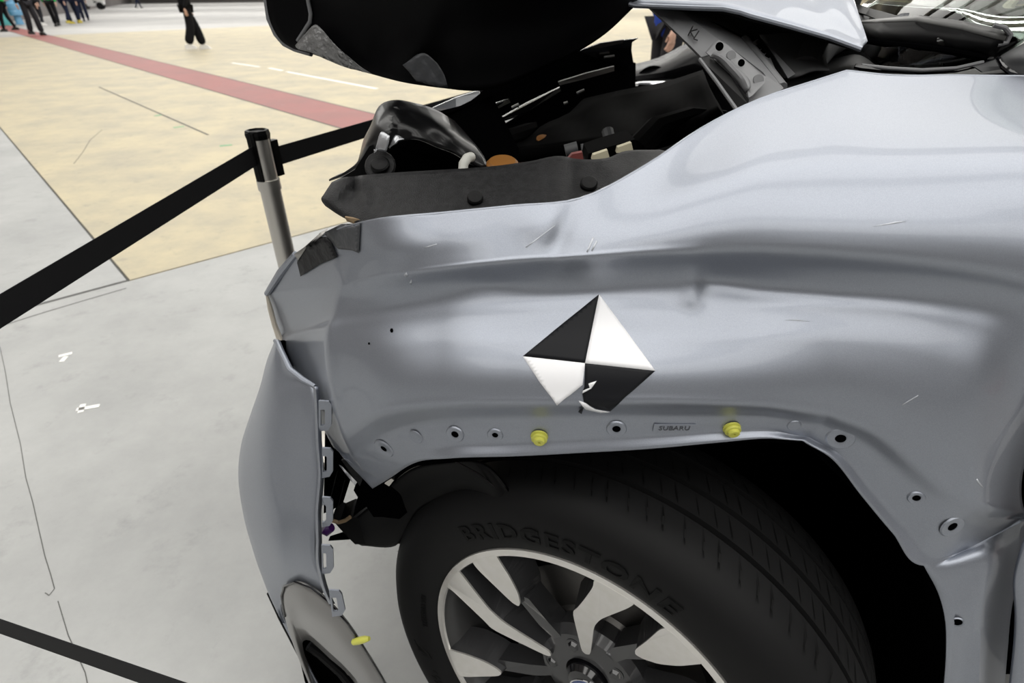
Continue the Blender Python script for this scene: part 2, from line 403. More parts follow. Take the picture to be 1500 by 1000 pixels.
# top edge turned inward into the gutter
top = [c[0] for c in grid]; n0 = len(vs); inn = [p + Vector((0, .012, -.010)) for p in top]
vs += top + inn; k = len(top); fs += [(n0+i, n0+i+1, n0+k+i+1, n0+k+i) for i in range(k-1)]
bm = bmesh.new(); bv = [bm.verts.new(p) for p in vs]
for f_ in fs:
    try: bm.faces.new([bv[i] for i in f_])
    except ValueError: pass
bmesh.ops.remove_doubles(bm, verts=bm.verts, dist=.00005); bmesh.ops.recalc_face_normals(bm, faces=bm.faces)
bm.verts.index_update(); vs = [v.co.copy() for v in bm.verts]; fs = [tuple(v.index for v in f.verts) for f in bm.faces]; bm.free()
fender = mk('front_fender', vs, fs, M_paint, car, angle=50, label='silver front fender with buckled character line and bare arch flange')
solid(fender, .0012, 0)
hem = MB(); hem.tube([c[0]+Vector((0, .0005, .0002)) for c in grid[::3]][4:], .0013, 6); hem.build('top_edge_hem', M_paint, fender)

# ---- wheel
AX = Vector((math.sin(WYAW)*math.cos(WCAM), math.cos(WYAW)*math.cos(WCAM), math.sin(WCAM)))   # inward axle
WU = Vector((math.cos(WYAW), -math.sin(WYAW), 0)); WV = WU.cross(AX).normalized()
if WV.z < 0: WV = -WV
def wp(u, v, d=0): return HUB + WU*u + WV*v + AX*d
def wr(r, deg, d=0): a = math.radians(deg); return wp(r*math.cos(a), r*math.sin(a), d)
# Tyre: (depth inward, radius)
prof = [(.014,.236),(.002,.247),(-.004,.258),(-.011,.275),(-.0135,.292),(-.012,.310),(-.006,.324),(.006,.336),(.014,.341),(.030,.3455),(.052,.348),(.0525,.341),(.060,.341),(.0605,.3485),
        (.095,.350),(.0955,.342),(.104,.342),(.1045,.350),(.140,.3485),(.1405,.341),(.149,.341),(.1495,.348),(.170,.3455),(.186,.341),(.196,.334),(.208,.31),(.210,.28),(.200,.245),(.19,.236)]
b = MB(); b.lathe(prof, HUB, AX, WU, 140)
wheel = MB(); wheel.lathe([(.006,.2460),(.001,.2445),(.0005,.2400),(.0005,.2350),(.004,.2335)], HUB, AX, WU, 120)
wheel = wheel.build('front_wheel', M_mach, car, label='two-tone alloy wheel with machined faces, turned inward')
tyre = b.build('tyre', M_rubber, wheel, angle=28)
b = MB(); b.lathe([(.004,.2335),(.012,.232),(.018,.229),(.030,.226),(.05,.222),(.12,.215),(.19,.235),(.20,.24)], HUB, AX, WU, 96)
b.build('rim_barrel', M_barrel, wheel)
def smooth_poly(pts, it=1):
    for _ in range(it):
        q = []
        for i, p in enumerate(pts):
            n = pts[(i+1) % len(pts)]; q += [p*.82+n*.18, p*.18+n*.82]
        pts = q
    return pts
LONG = [(.238,7.5),(.222,7.5),(.19,10.5),(.165,14),(.15,17.5),(.10,17.5),(.062,18),(.057,13),(.063,6),(.10,5.5),(.14,5.5),(.165,3),(.195,-1.5),(.222,-4.5),(.238,-5.5)]
TRI = [(.238,-15.5),(.225,-14.8),(.19,-15.5),(.155,-16),(.146,-18),(.152,-21.5),(.17,-25.5),(.20,-27.8),(.225,-28.2),(.238,-28.5)]
BAND = [(.2405,8),(.2385,8),(.228,6.5),(.222,4),(.222,-4),(.230,-6.5),(.2325,-10),(.230,-14),(.224,-16.5),(.224,-26.5),(.230,-28),(.2385,-30),(.2405,-30)]
def sp_depth(r): return .0012 + .030*max(0, (.24-r)/.19)**1.3
def face(parent, poly, a0, name, mt, dz, th, grow=0):
    pts = [wr(r, a0+an, 0) for r, an in poly]
    out = []
    for p in smooth_poly(pts, 2):
        d = p-HUB; r = d.length; out.append(p + AX*(sp_depth(r)+dz))
    c = sum(out, Vector())/len(out)
    if grow: out = [p+(p-c).normalized()*grow for p in out]
    m = MB(); m.prism(out, AX*th); return m.build(name, mt, parent, smooth=False)
for k in range(5):
    a0 = 154.5 + 72*k
    body = MB()
    for poly, g in ((LONG, .004), (TRI, .004)):
        pts = smooth_poly([wr(r, a0+an) for r, an in poly], 2); c = sum(pts, Vector())/len(pts)
        fr = [p+AX*(sp_depth((p-HUB).length)+.0015) for p in pts]
        bk = [p+(p-c).normalized()*.012+AX*(sp_depth((p-HUB).length)+.045) for p in pts]
        n = len(fr); body.add(fr+bk, [tuple(range(n))[::-1], tuple(range(n, 2*n))]+[(i, (i+1) % n, (i+1) % n+n, i+n) for i in range(n)])
    # dark web linking the short spoke to the hub
    w_ = [wr(.165,a0-17,.02),wr(.150,a0-25,.02),wr(.10,a0-22,.032),wr(.055,a0-22,.04),wr(.055,a0-6,.04),wr(.10,a0-10,.032)]
    body.prism(w_, AX*.035)
    sp = body.build('spoke', M_wdark, wheel, smooth=False)
    face(sp, LONG, a0, 'machined_face', M_mach, -.001, .003)
    face(sp, TRI, a0, 'machined_face', M_mach, -.001, .003)
b = MB(); b.lathe([(.045,.0),(.045,.030),(.036,.034),(.034,.050),(.038,.074),(.05,.084),(.08,.084)], HUB, AX, WU, 48); b.build('wheel_hub', M_wdark, wheel)
for k in range(5):
    c = wr(.055, 118.5+72*k, .036)
    b = MB(); b.lathe([(.0,.0125),(.004,.0145),(.030,.0145)], c, AX, WU, 20); nut_seat = b.build('lug_seat', M_black, wheel)
    b = MB(); b.lathe([(-.004,.0),(-.004,.006),(.0,.0095),(.016,.0095)], c, AX, WU, 6); b.build('lug_nut', M_gloss, wheel, angle=20)
b = MB(); b.lathe([(.020,.0),(.0205,.012),(.023,.024),(.030,.030),(.046,.030)], HUB, AX, WU, 40); capo = b.build('centre_cap', M_gloss, wheel)
M_blue = mat('blue_enamel', (.02, .045, .16), .2, 0, .8)
def ellipse(c, a, bb, ux, uy, n=36): return [c+ux*(a*math.cos(2*math.pi*i/n))+uy*(bb*math.sin(2*math.pi*i/n)) for i in range(n)]
LX = (WU*math.cos(math.radians(35))+WV*math.sin(math.radians(35))); LY = AX.cross(LX); LY = LY if LY.z > 0 else -LY
b = MB(); b.prism(ellipse(HUB+AX*.0195, .0215, .0125, LX, LY), AX*.003); emb = b.build('oval_emblem', M_chrome, capo, smooth=False)
b = MB(); b.prism(ellipse(HUB+AX*.0189, .0195, .0105, LX, LY), AX*.002); b.build('emblem_field', M_blue, capo, smooth=False)
for (sx, sy, sr) in ((-.010,.002,.0042),(.001,.0055,.0024),(.007,.0045,.0024),(.011,-.0005,.0024),(.004,-.003,.0024),(-.001,-.0055,.0022)):
    c = HUB+AX*.0186+LX*sx+LY*sy; pts = []
    for i in range(8):
        r = sr if i % 2 == 0 else sr*.35; a = math.pi*i/4; pts.append(c+LX*(r*math.cos(a)*1.15)+LY*(r*math.sin(a)))
    b = MB(); b.prism(pts, AX*.001); b.build('emblem_star', M_chrome, capo, smooth=False)
# brake disc and caliper behind the spokes
b = MB(); b.lathe([(.075,.06),(.072,.085),(.078,.09),(.078,.160),(.102,.160),(.102,.09)], HUB, AX, WU, 72); b.build('brake_disc', M_disc, wheel)
b = MB(); b.lathe([(.062,.10),(.060,.165),(.115,.170),(.115,.10)], HUB, AX, WU, 14, math.radians(60), math.radians(118), True); b.build('brake_caliper', M_rust, wheel)
# ================================================================== surface helpers for things stuck on the fender
from mathutils.bvhtree import BVHTree
FB = BVHTree.FromPolygons([tuple(v) for v in vs], fs)
def onfender(x, y, off=.0012, Yfb=.6):
    d = ray(x, y).normalized(); loc, nrm, i, dist = FB.ray_cast(CAM, d)
    if loc is None: return P(x, y, Yfb), -d
    if nrm.dot(d) > 0: nrm = -nrm
    return loc + nrm*off, nrm
def decal(name, poly, mt, parent, off=.0014, cuts=4, Yfb=.6, thick=.0004):
    bm = bmesh.new(); bm.faces.new([bm.verts.new((x, y, 0)) for x, y in poly])
    bmesh.ops.triangulate(bm, faces=bm.faces[:])
    for _ in range(cuts):
        es = [e for e in bm.edges if e.calc_length() > 9]
        if not es: break
        bmesh.ops.subdivide_edges(bm, edges=es, cuts=1); bmesh.ops.triangulate(bm, faces=[f for f in bm.faces if len(f.verts) > 3])
    bm.verts.index_update()
    V = [onfender(v.co.x, v.co.y, off, Yfb)[0] for v in bm.verts]; Fs = [tuple(v.index for v in f.verts) for f in bm.faces]; bm.free()
    o = mk(name, V, Fs, mt, parent, angle=180, recalc=True); solid(o, thick, 0); return o
def frame_at(x, y, off=.0):     # local frame on the fender: origin, right-ish, up-ish, normal out
    o, n = onfender(x, y, off); o2, _ = onfender(x+3, y, off); r = (o2-o); r = (r-n*r.dot(n)).normalized(); u = n.cross(r)
    if u.z < 0: u = -u
    return o, r, u, n
def text_mesh(txt, space=1.0, bold=0.0):
    c = bpy.data.curves.new('lettering', 'FONT'); c.body = txt; c.size = 1; c.space_character = space; c.offset = bold; c.resolution_u = 3
    o = bpy.data.objects.new('lettering', c); COL.objects.link(o); dg = bpy.context.evaluated_depsgraph_get(); dg.update()
    me = o.evaluated_get(dg).to_mesh(); vv = [v.co.copy() for v in me.vertices]; ff = [tuple(p.vertices) for p in me.polygons]
    o.evaluated_get(dg).to_mesh_clear(); bpy.data.objects.remove(o); bpy.data.curves.remove(c)
    x0 = min(v.x for v in vv); x1 = max(v.x for v in vv); y0 = min(v.y for v in vv); y1 = max(v.y for v in vv)
    return [((v.x-x0)/(x1-x0), (v.y-y0)/(y1-y0)) for v in vv], ff
def plate(name, pts, mt, parent, th=.002, smooth=False, **kw):
    m = MB(); m.prism([P(*p) for p in pts], (0, th, 0)); return m.build(name, mt, parent, smooth=smooth, **kw)
def sheet(name, stations, mt, parent, su=8, sv=6, th=.0015, dent=None, angle=40, flip=False, off=0, **kw):
    v_, f_ = gridmesh(patch(stations, su, sv, dent), flip); o = mk(name, v_, f_, mt, parent, angle=angle, **kw)
    if th: solid(o, th, off)
    return o

# ---- crash marker
mk_white, mk_black = M_white, M_vblack
marker = decal('crash_marker', [(877.5,431),(959.5,543),(857,532)], mk_white, fender)
marker['label'] = 'quartered black and white target sticker with torn lower corner'
decal('marker_quarter', [(877.5,431),(857,532),(766,522)], mk_black, marker)
decal('marker_quarter', [(766,522),(857,532),(853.5,563),(835,578),(816,592),(790,558)], mk_white, marker)
decal('marker_quarter', [(857,532),(959.5,543),(894,600),(872,596),(855,587),(853,575),(866,568),(874,559),(856,566)], mk_black, marker)
decal('torn_edge', [(853,575),(866,568),(874,557),(862,561),(864,567),(854,571)], mk_white, marker, .0022)
decal('torn_edge', [(855,587),(872,596),(893,600),(880,601),(858,596),(848,586)], mk_white, marker, .0026)
decal('torn_edge', [(855,593),(852,602),(847,599),(849,596)], mk_black, marker, .003)
# ---- tape patches on the front corner
decal('grey_tape_patch', [(476,340),(500,328),(530,327),(529,350),(528,370),(518,366),(498,364),(488,354)], M_greytape, fender, .002, Yfb=.60)
decal('black_tape_patch', [(441,367),(452,358),(476,341),(488,354),(497,376),(470,387),(443,404),(438,384)], M_blacktape, fender, .0026, Yfb=.63)
decal('torn_metal_edge', [(434,371),(448,360),(470,340),(480,335),(477,342),(452,362),(440,380),(437,376)], M_under, fender, .0032, Yfb=.64)
M_cream = mat('cream_primer_edge', (.55, .50, .42), .5)
b = MB(); b.tube([P(391,432,.748), P(396,452,.752), P(402,475,.758), P(412,502,.752), P(423,530,.738)], [.002, .004, .004, .005, .003], 8); b.build('torn_primer_edge', M_cream, fender)
b = MB(); b.tube([P(433,372,.677), P(412,398,.707), P(391,430,.747)], [.004, .0055, .004], 8); b.build('folded_hem', M_paint, fender)
sheet('gap_shade', [[(404,500,.72),(412,512,.72),(424,540,.70)],[(416,498,.735),(424,515,.735),(430,535,.71)],[(424,520,.74),(432,535,.72),(446,553,.68)]], M_matte, fender, 6, 6, .002)  # black sheet standing in for the shade inside the open gap
# ---- flange holes, bosses, clips
def ring(name, x, y, r_out, r_in, h, mt, parent, ell=1.0, n=28):
    o, r, u, nn = frame_at(x, y, .0007 if y < 850 else .0022); k = (P(x+1, y, o.y)-P(x, y, o.y)).length     # metres per pixel here
    b = MB(); c = o
    prof = [(0, r_out*k), (h, r_out*k*.9), (h*.9, r_in*k*1.25), (h*.5, r_in*k), (-.0002, r_in*k)]
    b.lathe(prof, c, nn, r, n); return b.build(name, mt, parent), c, nn, r, k
def boss_hole(x, y, ro, ri, h=.0014):
    bo, c, nn, r, k = ring('flange_boss', x, y, ro, ri, h, M_paint, fender)
    b = MB(); b.lathe([(.0004, 0), (.0004, ri*k)], c, nn, r, 20); b.build('bolt_hole', M_matte, bo)
    return bo
for (x, y, ro, ri) in ((563,656,17,5.5),(667,635,14,5.8),(725.5,636,12,4.6),(903,627,15,6.2),(1231,641,20,7.5),(1342,728,12,5.5),(1394,770,19,7.5),(1401,908,9,6.5)):
    boss_hole(x, y, ro, ri)
for (x, y, ro) in ((609.5,639,12),(1163,622,10)):
    bo, c, nn, r, k = ring('flange_dimple', x, y, ro, ro*.72, .0008, M_paint, fender)
    b = MB(); b.lathe([(.0006, 0), (.0006, ro*k*.8)], c, nn, r, 24); b.build('dimple_face', M_paint, bo)
for (x, y) in ((790, 637.5), (1071, 625)):
    o, r, u, nn = frame_at(x, y); k = (P(x+1, y, o.y)-P(x, y, o.y)).length; ax_ = (nn*.95-u*.22+r*.05).normalized()
    b = MB(); b.lathe([(0, 12.5*k), (.002, 13*k), (.0028, 10*k), (.0036, 10*k), (.0042, 12*k), (.006, 11.6*k), (.0065, 8.6*k), (.009, 8.4*k), (.0098, 7.4*k), (.0098, 2.2*k), (.008, 2*k), (.008, 0)], o, ax_, r, 28)
    b.build('yellow_trim_clip', M_yellow, fender, angle=30, label='yellow plastic trim clip on the arch flange')
# ---- embossed maker name on the flange
pv, pf = text_mesh('SUBARU', 1.05, .01)
o_, r_, u_, n_ = frame_at(987, 625, .0009); kk = (P(988, 625, o_.y)-P(987, 625, o_.y)).length
b = MB(); hw, hh = 31*kk, 7*kk
b.prism([o_+r_*sx*hw+u_*sy*hh for sx, sy in ((-1,-1),(1,-1),(1,1),(-1,1))], n_*.0009); pl = b.build('stamped_plate', M_paint, fender, smooth=False)
M_emb = mat('stamped_letter_shade', (.11, .115, .13), .5, .6)
V = [o_ + r_*((x-.5)*46*kk) + u_*((y-.5)*8*kk) + n_*.0013 for x, y in pv]
lt = mk('stamped_letters', V, pf, M_emb, pl, smooth=False); solid(lt, .0005, 0)
# ---- scuffs and chips
M_scuff = mat('pale_scuff', (.50, .52, .56), .4, .5)
for poly in ([(868,347),(870,349),(861,370),(859,369)],[(873,352),(875,354),(868,368),(866,367)],[(1150,469),(1168,468),(1186,471),(1168,470)],
             [(1278,332),(1310,325),(1328,324),(1308,328)],[(1320,592),(1344,578),(1345,579),(1321,593)],[(592,402),(596,398),(598,404),(595,405)],[(622,362),(640,357),(640.5,358),(623,363)],
             [(770,362),(812,330),(812.6,330.7),(771,363)],[(600,413),(603,408),(604,414),(602,416)],[(1430,700),(1440,714),(1437,713),(1428,702)]):
    decal('paint_scuff', poly, M_scuff, fender, .0009, 2, thick=.0002)
for (x, y, r) in ((574.5,484,2.5),(541.5,503,1.4)):
    decal('paint_chip', [(x+r*math.cos(a), y+r*1.4*math.sin(a)) for a in [i*math.pi/3 for i in range(6)]], M_matte, fender, .0010, 1, thick=.0002)

# ---- tyre lettering and tread cuts
def tyre_depth(r):
    pr = prof[:9]
    for (d0, r0), (d1, r1) in zip(pr, pr[1:]):
        if r0 <= r <= r1: return d0+(d1-d0)*(r-r0)/(r1-r0)
    return 0
def tyre_text(txt, a0, a1, r0, r1, slant=0.12, parent=None, name='sidewall_letters'):
    v_, f_ = text_mesh(txt, 1.18, .030)
    V = []
    for x, y in v_:
        xx = x + slant*(y-.5)/len(txt); r = r0+(r1-r0)*y; V.append(wr(r, a0+(a1-a0)*xx, tyre_depth(r)-.0014))
    o = mk(name, V, f_, M_rubber2, parent or tyre, smooth=False); solid(o, .0006, 0); return o
tyre_text('BRIDGESTONE', 131, 69, .269, .296)
M_rub3 = mat('tyre_small_lettering', (.018, .018, .019), .55)
o = tyre_text('225/55R18 98V', 188, 172, .262, .270)
pts = [(.0,0),(.35,1),(.75,1),(1,.75),(.72,.55),(.95,.25),(.7,0),(.5,.15),(.68,.3),(.45,.5),(.62,.78),(.45,.82),(.2,0)]
def tyre_poly(name, pts, a0, a1, r0, r1):
    V = []; 
    for x, y in pts: r = r0+(r1-r0)*y; V.append(wr(r, a0+(a1-a0)*x, tyre_depth(r)-.0006))
    m = MB(); m.prism(V, AX*.001); return m.build(name, M_rubber2, tyre, smooth=False)
tyre_poly('sidewall_mark', [(0,.0),(.3,.1),(.75,.9),(.5,1),(.35,.75),(.3,.95),(.15,.5)], 203, 193, .272, .298)
for k in range(5): tyre_poly('sidewall_mark', [(0,0),(.7,.2),(1,1),(.3,.8)], 214-2.2*(k % 3), 212.3-2.2*(k % 3), .274+.008*(k//3), .281+.008*(k//3))
def tread_r(d):
    pr = prof[7:25]
    for (d0, r0), (d1, r1) in zip(pr, pr[1:]):
        if d0 <= d <= d1: return max(.344 if d < .03 else .3478, r0+(r1-r0)*(d-d0)/(d1-d0+1e-9))
    return .345
sip = MB()
for k in range(96):
    a = 360/96*k + (.6 if k % 3 == 0 else 0)
    for (d0, d1) in ((.016, .050), (.064, .092), (.108, .137), (.152, .168)):
        w = .28 if k % 3 else .42; steps = 4; V = []
        for i in range(steps+1):
            t = i/steps; d = d0+(d1-d0)*t; aa = a+2.2*t; rr = tread_r(d)+.0006
            V += [wr(rr, aa-w*math.sin(math.pi*min(1, t*1.0+.12))*.5, d), wr(rr, aa+w*math.sin(math.pi*min(1, t+.12))*.5, d)]
        sip.add(V, [(2*i, 2*i+1, 2*i+3, 2*i+2) for i in range(steps)])
sp_ = sip.build('tread_sipe', M_rubber2, tyre, smooth=False); sp_['kind'] = 'stuff'

# ---- wheel house
def arch_liner():
    lip = [(545,716,.57),(604,682,.535),(700,673,.50),(800,667,.492),(900,661,.482),(1000,654,.475),(1100,646,.468),(1180,648,.46),(1262,728,.438),(1307,783,.426),(1353,832,.408),(1378,890,.388),(1384,950,.376),(1382,1010,.366),(1365,1120,.35),(1330,1300,.33)]
    rows = [[P(*p) for p in lip]]
    for d, up, in ((.04, .008), (.15, .03), (.50, .035)):
        rows.append([p+Vector((0, d, up)) for p in rows[0]])
    vs_, fs_ = gridmesh(rows); return mk('wheel_arch_liner', vs_, fs_, M_matte, car, angle=60)
lin = arch_liner(); solid(lin, .002, 0)
b = MB(); b.box((-.16, .84, .10), (.95, .86, .86)); b.build('inner_apron', M_matte, car, smooth=False)
b = MB(); b.tube([P(1330, 800, .50), P(1345, 860, .48), P(1345, 920, .47), P(1352, 1010, .46), P(1340, 1130, .44)], .0035, 8); b.build('liner_edge_bead', M_black, car)
b = MB(); b.lathe([(0, 0), (0, .012), (.004, .018), (.004, .026), (.02, .03)], P(800, 712, .62), (0, 1, 0), (1, 0, 0), 24); b.build('liner_fastener', M_blackplastic, car)
b = MB(); b.tube([wp(0, 0, .1), wp(0, 0, .32)], .045, 16); b.build('axle_stub', M_rust, car)
b = MB(); b.tube([P(760, 730, .72), P(900, 700, .8)], .05, 14); b.tube([P(730, 760, .66), P(775, 735, .66)], .03, 12); b.build('suspension_strut', M_black, car)
# splash shield torn loose in front of the tyre
sheet('splash_shield', [
 [(505,772,.66),(512,782,.655),(520,792,.65),(530,798,.645)],
 [(548,735,.62),(558,752,.62),(566,775,.62),(580,798,.62)],
 [(600,688,.585),(606,705,.59),(612,722,.59),(618,742,.59)],
 [(650,677,.56),(660,690,.56),(672,705,.555),(688,722,.55)],
 [(700,675,.54),(712,690,.53),(716,712,.525),(722,742,.52)],
 [(732,700,.52),(742,720,.515),(746,742,.505),(752,777,.492)],
 [(752,728,.51),(760,738,.505),(764,748,.50),(768,758,.495)]], M_black, car, 10, 6, .003)
b = MB(); b.tube([P(668, 676, .535), P(700, 693, .53), P(735, 720, .515), P(751, 744, .505)], .0012, 6); b.build('shield_crease', M_gloss, car)
# torn black foam and brackets behind the bumper
plate('bumper_bracket', [(476,628,.66),(494,652,.66),(506,668,.66),(510,690,.66),(502,705,.66),(503,735,.66),(487,747,.66),(474,752,.66)], M_matte, car, .05)
plate('torn_foam', [(500,668,.60),(520,686,.60),(548,716,.60),(580,700,.60),(610,690,.60),(615,735,.60),(585,760,.60),(560,757,.60),(547,757,.60),(537,742,.60),(528,748,.60),(517,757,.60),(520,742,.60),(524,728,.60),(518,718,.60),(523,708,.60),(505,690,.60)], M_matte, car, .03)
plate('lower_bracket', [(486,760,.64),(498,764,.64),(512,758,.64),(535,758,.64),(548,742,.64),(600,740,.64),(600,796,.64),(520,797,.64),(508,785,.64),(496,772,.64)], M_black, car, .04)
plate('torn_spike', [(481,792,.64),(500,786,.64),(506,779,.64),(512,790,.64)], M_matte, car, .01)
M_tan = mat('tan_strap', (.23, .16, .09), .6)
b = MB(); b.tube([P(486, 762, .625), P(496, 765, .625), P(506, 762, .625), P(513, 757, .625)], .003, 8); b.build('tan_cable_strap', M_tan, car)
b = MB(); b.tube([P(505, 703, .63), P(497, 735, .63), P(488, 762, .63)], .0006, 6); b.build('loose_wire', M_black, car)
b = MB(); b.tube([P(494, 690, .63), P(484, 730, .63)], .0006, 6); b.build('loose_wire', M_black, car)
M_purple = mat('purple_plastic', (.06, .01, .12), .4)
b = MB(); b.tube([P(474, 772, .63), P(480, 775, .63), P(486, 772, .63)], [.010, .011, .007], 12); b.build('purple_connector', M_purple, car)
m = MB(); m.prism([P(496,680,.59), P(500,682,.59), P(523,706,.588), P(520,711,.588), P(506,694,.59)], (0, .002, 0)); m.build('metal_tab', M_chrome, car, smooth=False)
m = MB(); m.prism([P(500,674,.592), P(510,672,.592), P(531,702,.59), P(527,712,.59)], (0, .003, 0)); m.build('tab_pad', M_blackplastic, car, smooth=False)
m = MB(); m.prism([P(563,708,.585), P(572,700,.585), P(577,703,.585), P(570,712,.585)], (0, .01, 0)); m.build('flange_bolt', M_steel, car, smooth=False)

# ---- bumper cover
BUMP = [
 [(430,500,.80),(402,500,.72),(404,497,.69),(408,500,.675),(411,512,.66)],
 [(425,525,.80),(391,527,.71),(398,526,.67),(412,530,.65),(424,541,.628)],
 [(415,560,.80),(381,565,.70),(392,555,.66),(422,553,.63),(444,556,.612)],
 [(400,600,.79),(367,606,.70),(385,590,.645),(430,574,.61),(460,567,.598)],
 [(392,645,.78),(354,650,.69),(380,645,.62),(430,642,.585),(462,640,.57)],
 [(390,695,.76),(350,697,.67),(380,697,.60),(430,698,.568),(465,698,.553)],
 [(395,750,.73),(357,752,.64),(385,752,.58),(430,752,.55),(462,752,.537)],
 [(405,800,.70),(370,802,.61),(395,805,.56),(432,812,.535),(462,820,.52)],
 [(418,845,.67),(383,842,.59),(405,846,.56),(440,852,.535),(474,868,.514)],
 [(430,880,.65),(394,871,.585),(402,872,.575),(410,874,.57),(418,878,.565)],
 [(450,950,.63),(428,940,.575),(431,942,.572),(434,944,.57),(438,947,.568)],
 [(490,1060,.60),(478,1040,.55),(481,1041,.548),(484,1042,.547),(488,1043,.546)]]
bumper = sheet('bumper_cover', BUMP, M_paint, car, 7, 6, .003, angle=60, off=1, label='torn silver front bumper cover with slotted edge tabs')
# rolled top edge and slotted side flange
b = MB(); b.tube([P(403,499,.688), P(407,502,.675), P(412,514,.658), P(425,541,.627), P(444,556,.611), P(462,566,.597)], [.003, .004, .004, .004, .004, .003], 10); b.build('rolled_edge', M_paint, bumper)
edge = [(463,566,.595),(465,592,.587),(466,622,.578),(467,650,.567),(469,675,.56),(470,698,.553),(468,726,.545),(466,752,.537),(467,790,.528),(467,820,.52),(471,843,.514),(477,864,.508),(486,884,.503)]
eg = [[P(p[0]-3.5, p[1], p[2]-.006), P(p[0]-.5, p[1], p[2]-.008), P(p[0]+4, p[1], p[2]-.004)] for p in hermite([Vector(p) for p in edge], list(range(len(edge))), [i*.25 for i in range(4*len(edge)-3)])]
m = MB(); m.v, m.f = gridmesh(eg)
fo = m.build('edge_flange', M_paint, bumper, angle=60); solid(fo, .002, 0)
def tab(x0, y0, x1, y1, sx0, sy0, sx1, sy1, Y, sh=0):
    x0, x1, sx0, sx1 = x0+2, x1+3, sx0+3, sx1+3.5
    outer = [(x0,y0),(x1-4,y0+1),(x1,y0+6),(x1+sh,y1-10),(x1-5+sh,y1-2),(x0+sh,y1)]
    inner = [(sx0,sy0),(sx1-1,sy0),(sx1,sy0+2),(sx1+sh*.5,sy1-2),(sx1-2+sh*.5,sy1),(sx0+sh*.5,sy1)]
    n = 6; vs_ = [P(x, y, Y-.011) for x, y in outer]+[P(x, y, Y-.011) for x, y in inner]
    fs_ = [(i, (i+1) % n, (i+1) % n+n, i+n) for i in range(n)]
    o = mk('slotted_tab', vs_, fs_, M_paint, bumper, smooth=False, recalc=True); solid(o, .0025, 0)
tab(465,586,483,631, 467,599,473,622, .581, 0)
tab(470,655,485,699, 470,667,475.5,690, .558, 0)
tab(470,727,485,771, 469,739,474.5,763, .539, 0)
tab(469,797,485,840, 470,809,474.5,832, .521, 1)
tab(480,863,498,902, 483,874,490,894, .503, 5)
# dark bezel round the fog lamp recess
BEZ = [
 [(470,1050,.545),(474,1050,.54),(484,1050,.55)],
 [(452,1000,.550),(455,1000,.547),(461,1000,.56)],
 [(430,945,.553),(438,952,.549),(449,966,.565)],
 [(417,903,.553),(429,920,.545),(444,948,.565)],
 [(412,872,.552),(426,900,.540),(444,939,.560)],
 [(416,858,.546),(432,892,.533),(448,937,.553)],
 [(432,852,.532),(442,890,.522),(454,938,.545)],
 [(456,861,.518),(458,898,.511),(466,948,.535)],
 [(481,881,.503),(480,915,.500),(484,965,.525)],
 [(510,914,.492),(505,945,.490),(503,981,.515)],
 [(535,952,.483),(527,972,.482),(520,1000,.505)],
 [(560,993,.475),(550,1012,.475),(540,1035,.498)],
 [(590,1050,.465),(578,1070,.465),(565,1090,.49)]]
M_bez = mat('dark_grey_gloss_trim', (.17, .165, .16), .3, .3, .7)
bez = sheet('fog_lamp_bezel', BEZ, M_bez, bumper, 8, 6, .003, off=-1, label='dark grey gloss bezel with black recess')
b = MB(); b.tube([P(p[0][0], p[0][1], p[0][2]-.002) for p in BEZ[3:]], .0016, 8); b.build('bezel_edge', M_gloss, bez)
plate('lamp_recess', [(440,935,.60),(470,935,.60),(530,985,.58),(570,1100,.56),(470,1100,.58),(440,970,.60)], M_matte, bez, .01)
b = MB(); b.tube([P(452, 945, .575), P(470, 958, .57), P(500, 985, .56), P(520, 1010, .55)], .008, 10); b.build('recess_bracket', M_black, bez)
b = MB(); b.tube([P(486,958,.56), P(500, 972, .555), P(512, 986, .55)], .0035, 8); b.build('recess_wire', M_steel, bez)
b = MB(); b.tube([P(393,868,.60), P(410,905,.585), P(436,955,.57), P(462,1004,.56), P(490,1060,.55)], .0028, 8); b.build('lower_trim_strip', M_black, bumper)
b = MB(); b.tube([P(518,940,.482), P(526,938,.48), P(534,936,.478), P(541,935,.477)], [.0045, .0055, .005, .003], 12); b.build('yellow_retainer', M_yellow, bumper, label='yellow retainer clip poking out of the bumper edge')

# ---- front door edge and cabin side
M_door = mat('silver_door_paint', (.29, .31, .355), .47, .88, .35, noise=(2600, (.355, .378, .43, 1), 0))
sheet('front_door', [
 [(1700,250,.52),(1850,250,.52),(2300,250,.50)],
 [(1650,420,.455),(1800,420,.455),(2200,420,.44)],
 [(1600,560,.43),(1720,560,.43),(2000,560,.42)],
 [(1540,700,.42),(1640,700,.42),(1900,700,.40)],
 [(1502,790,.40),(1620,790,.40),(1900,790,.38)],
 [(1486,848,.39),(1600,850,.385),(1900,850,.37)],
 [(1488,900,.378),(1600,900,.372),(1900,900,.36)],
 [(1480,1000,.36),(1600,1000,.355),(1900,1000,.345)],
 [(1455,1140,.34),(1600,1140,.335),(1900,1140,.33)]], M_door, car, 12, 20, .004, label='silver front door edge behind the fender')
b = MB(); b.box((.62, .50, .25), (1.9, .52, 1.0)); b.build('hinge_pillar', M_matte, car, smooth=False)
b = MB(); b.box((-.12, .56, .16), (2.2, 1.95, .24)); b.build('underbody', M_matte, car, smooth=False)

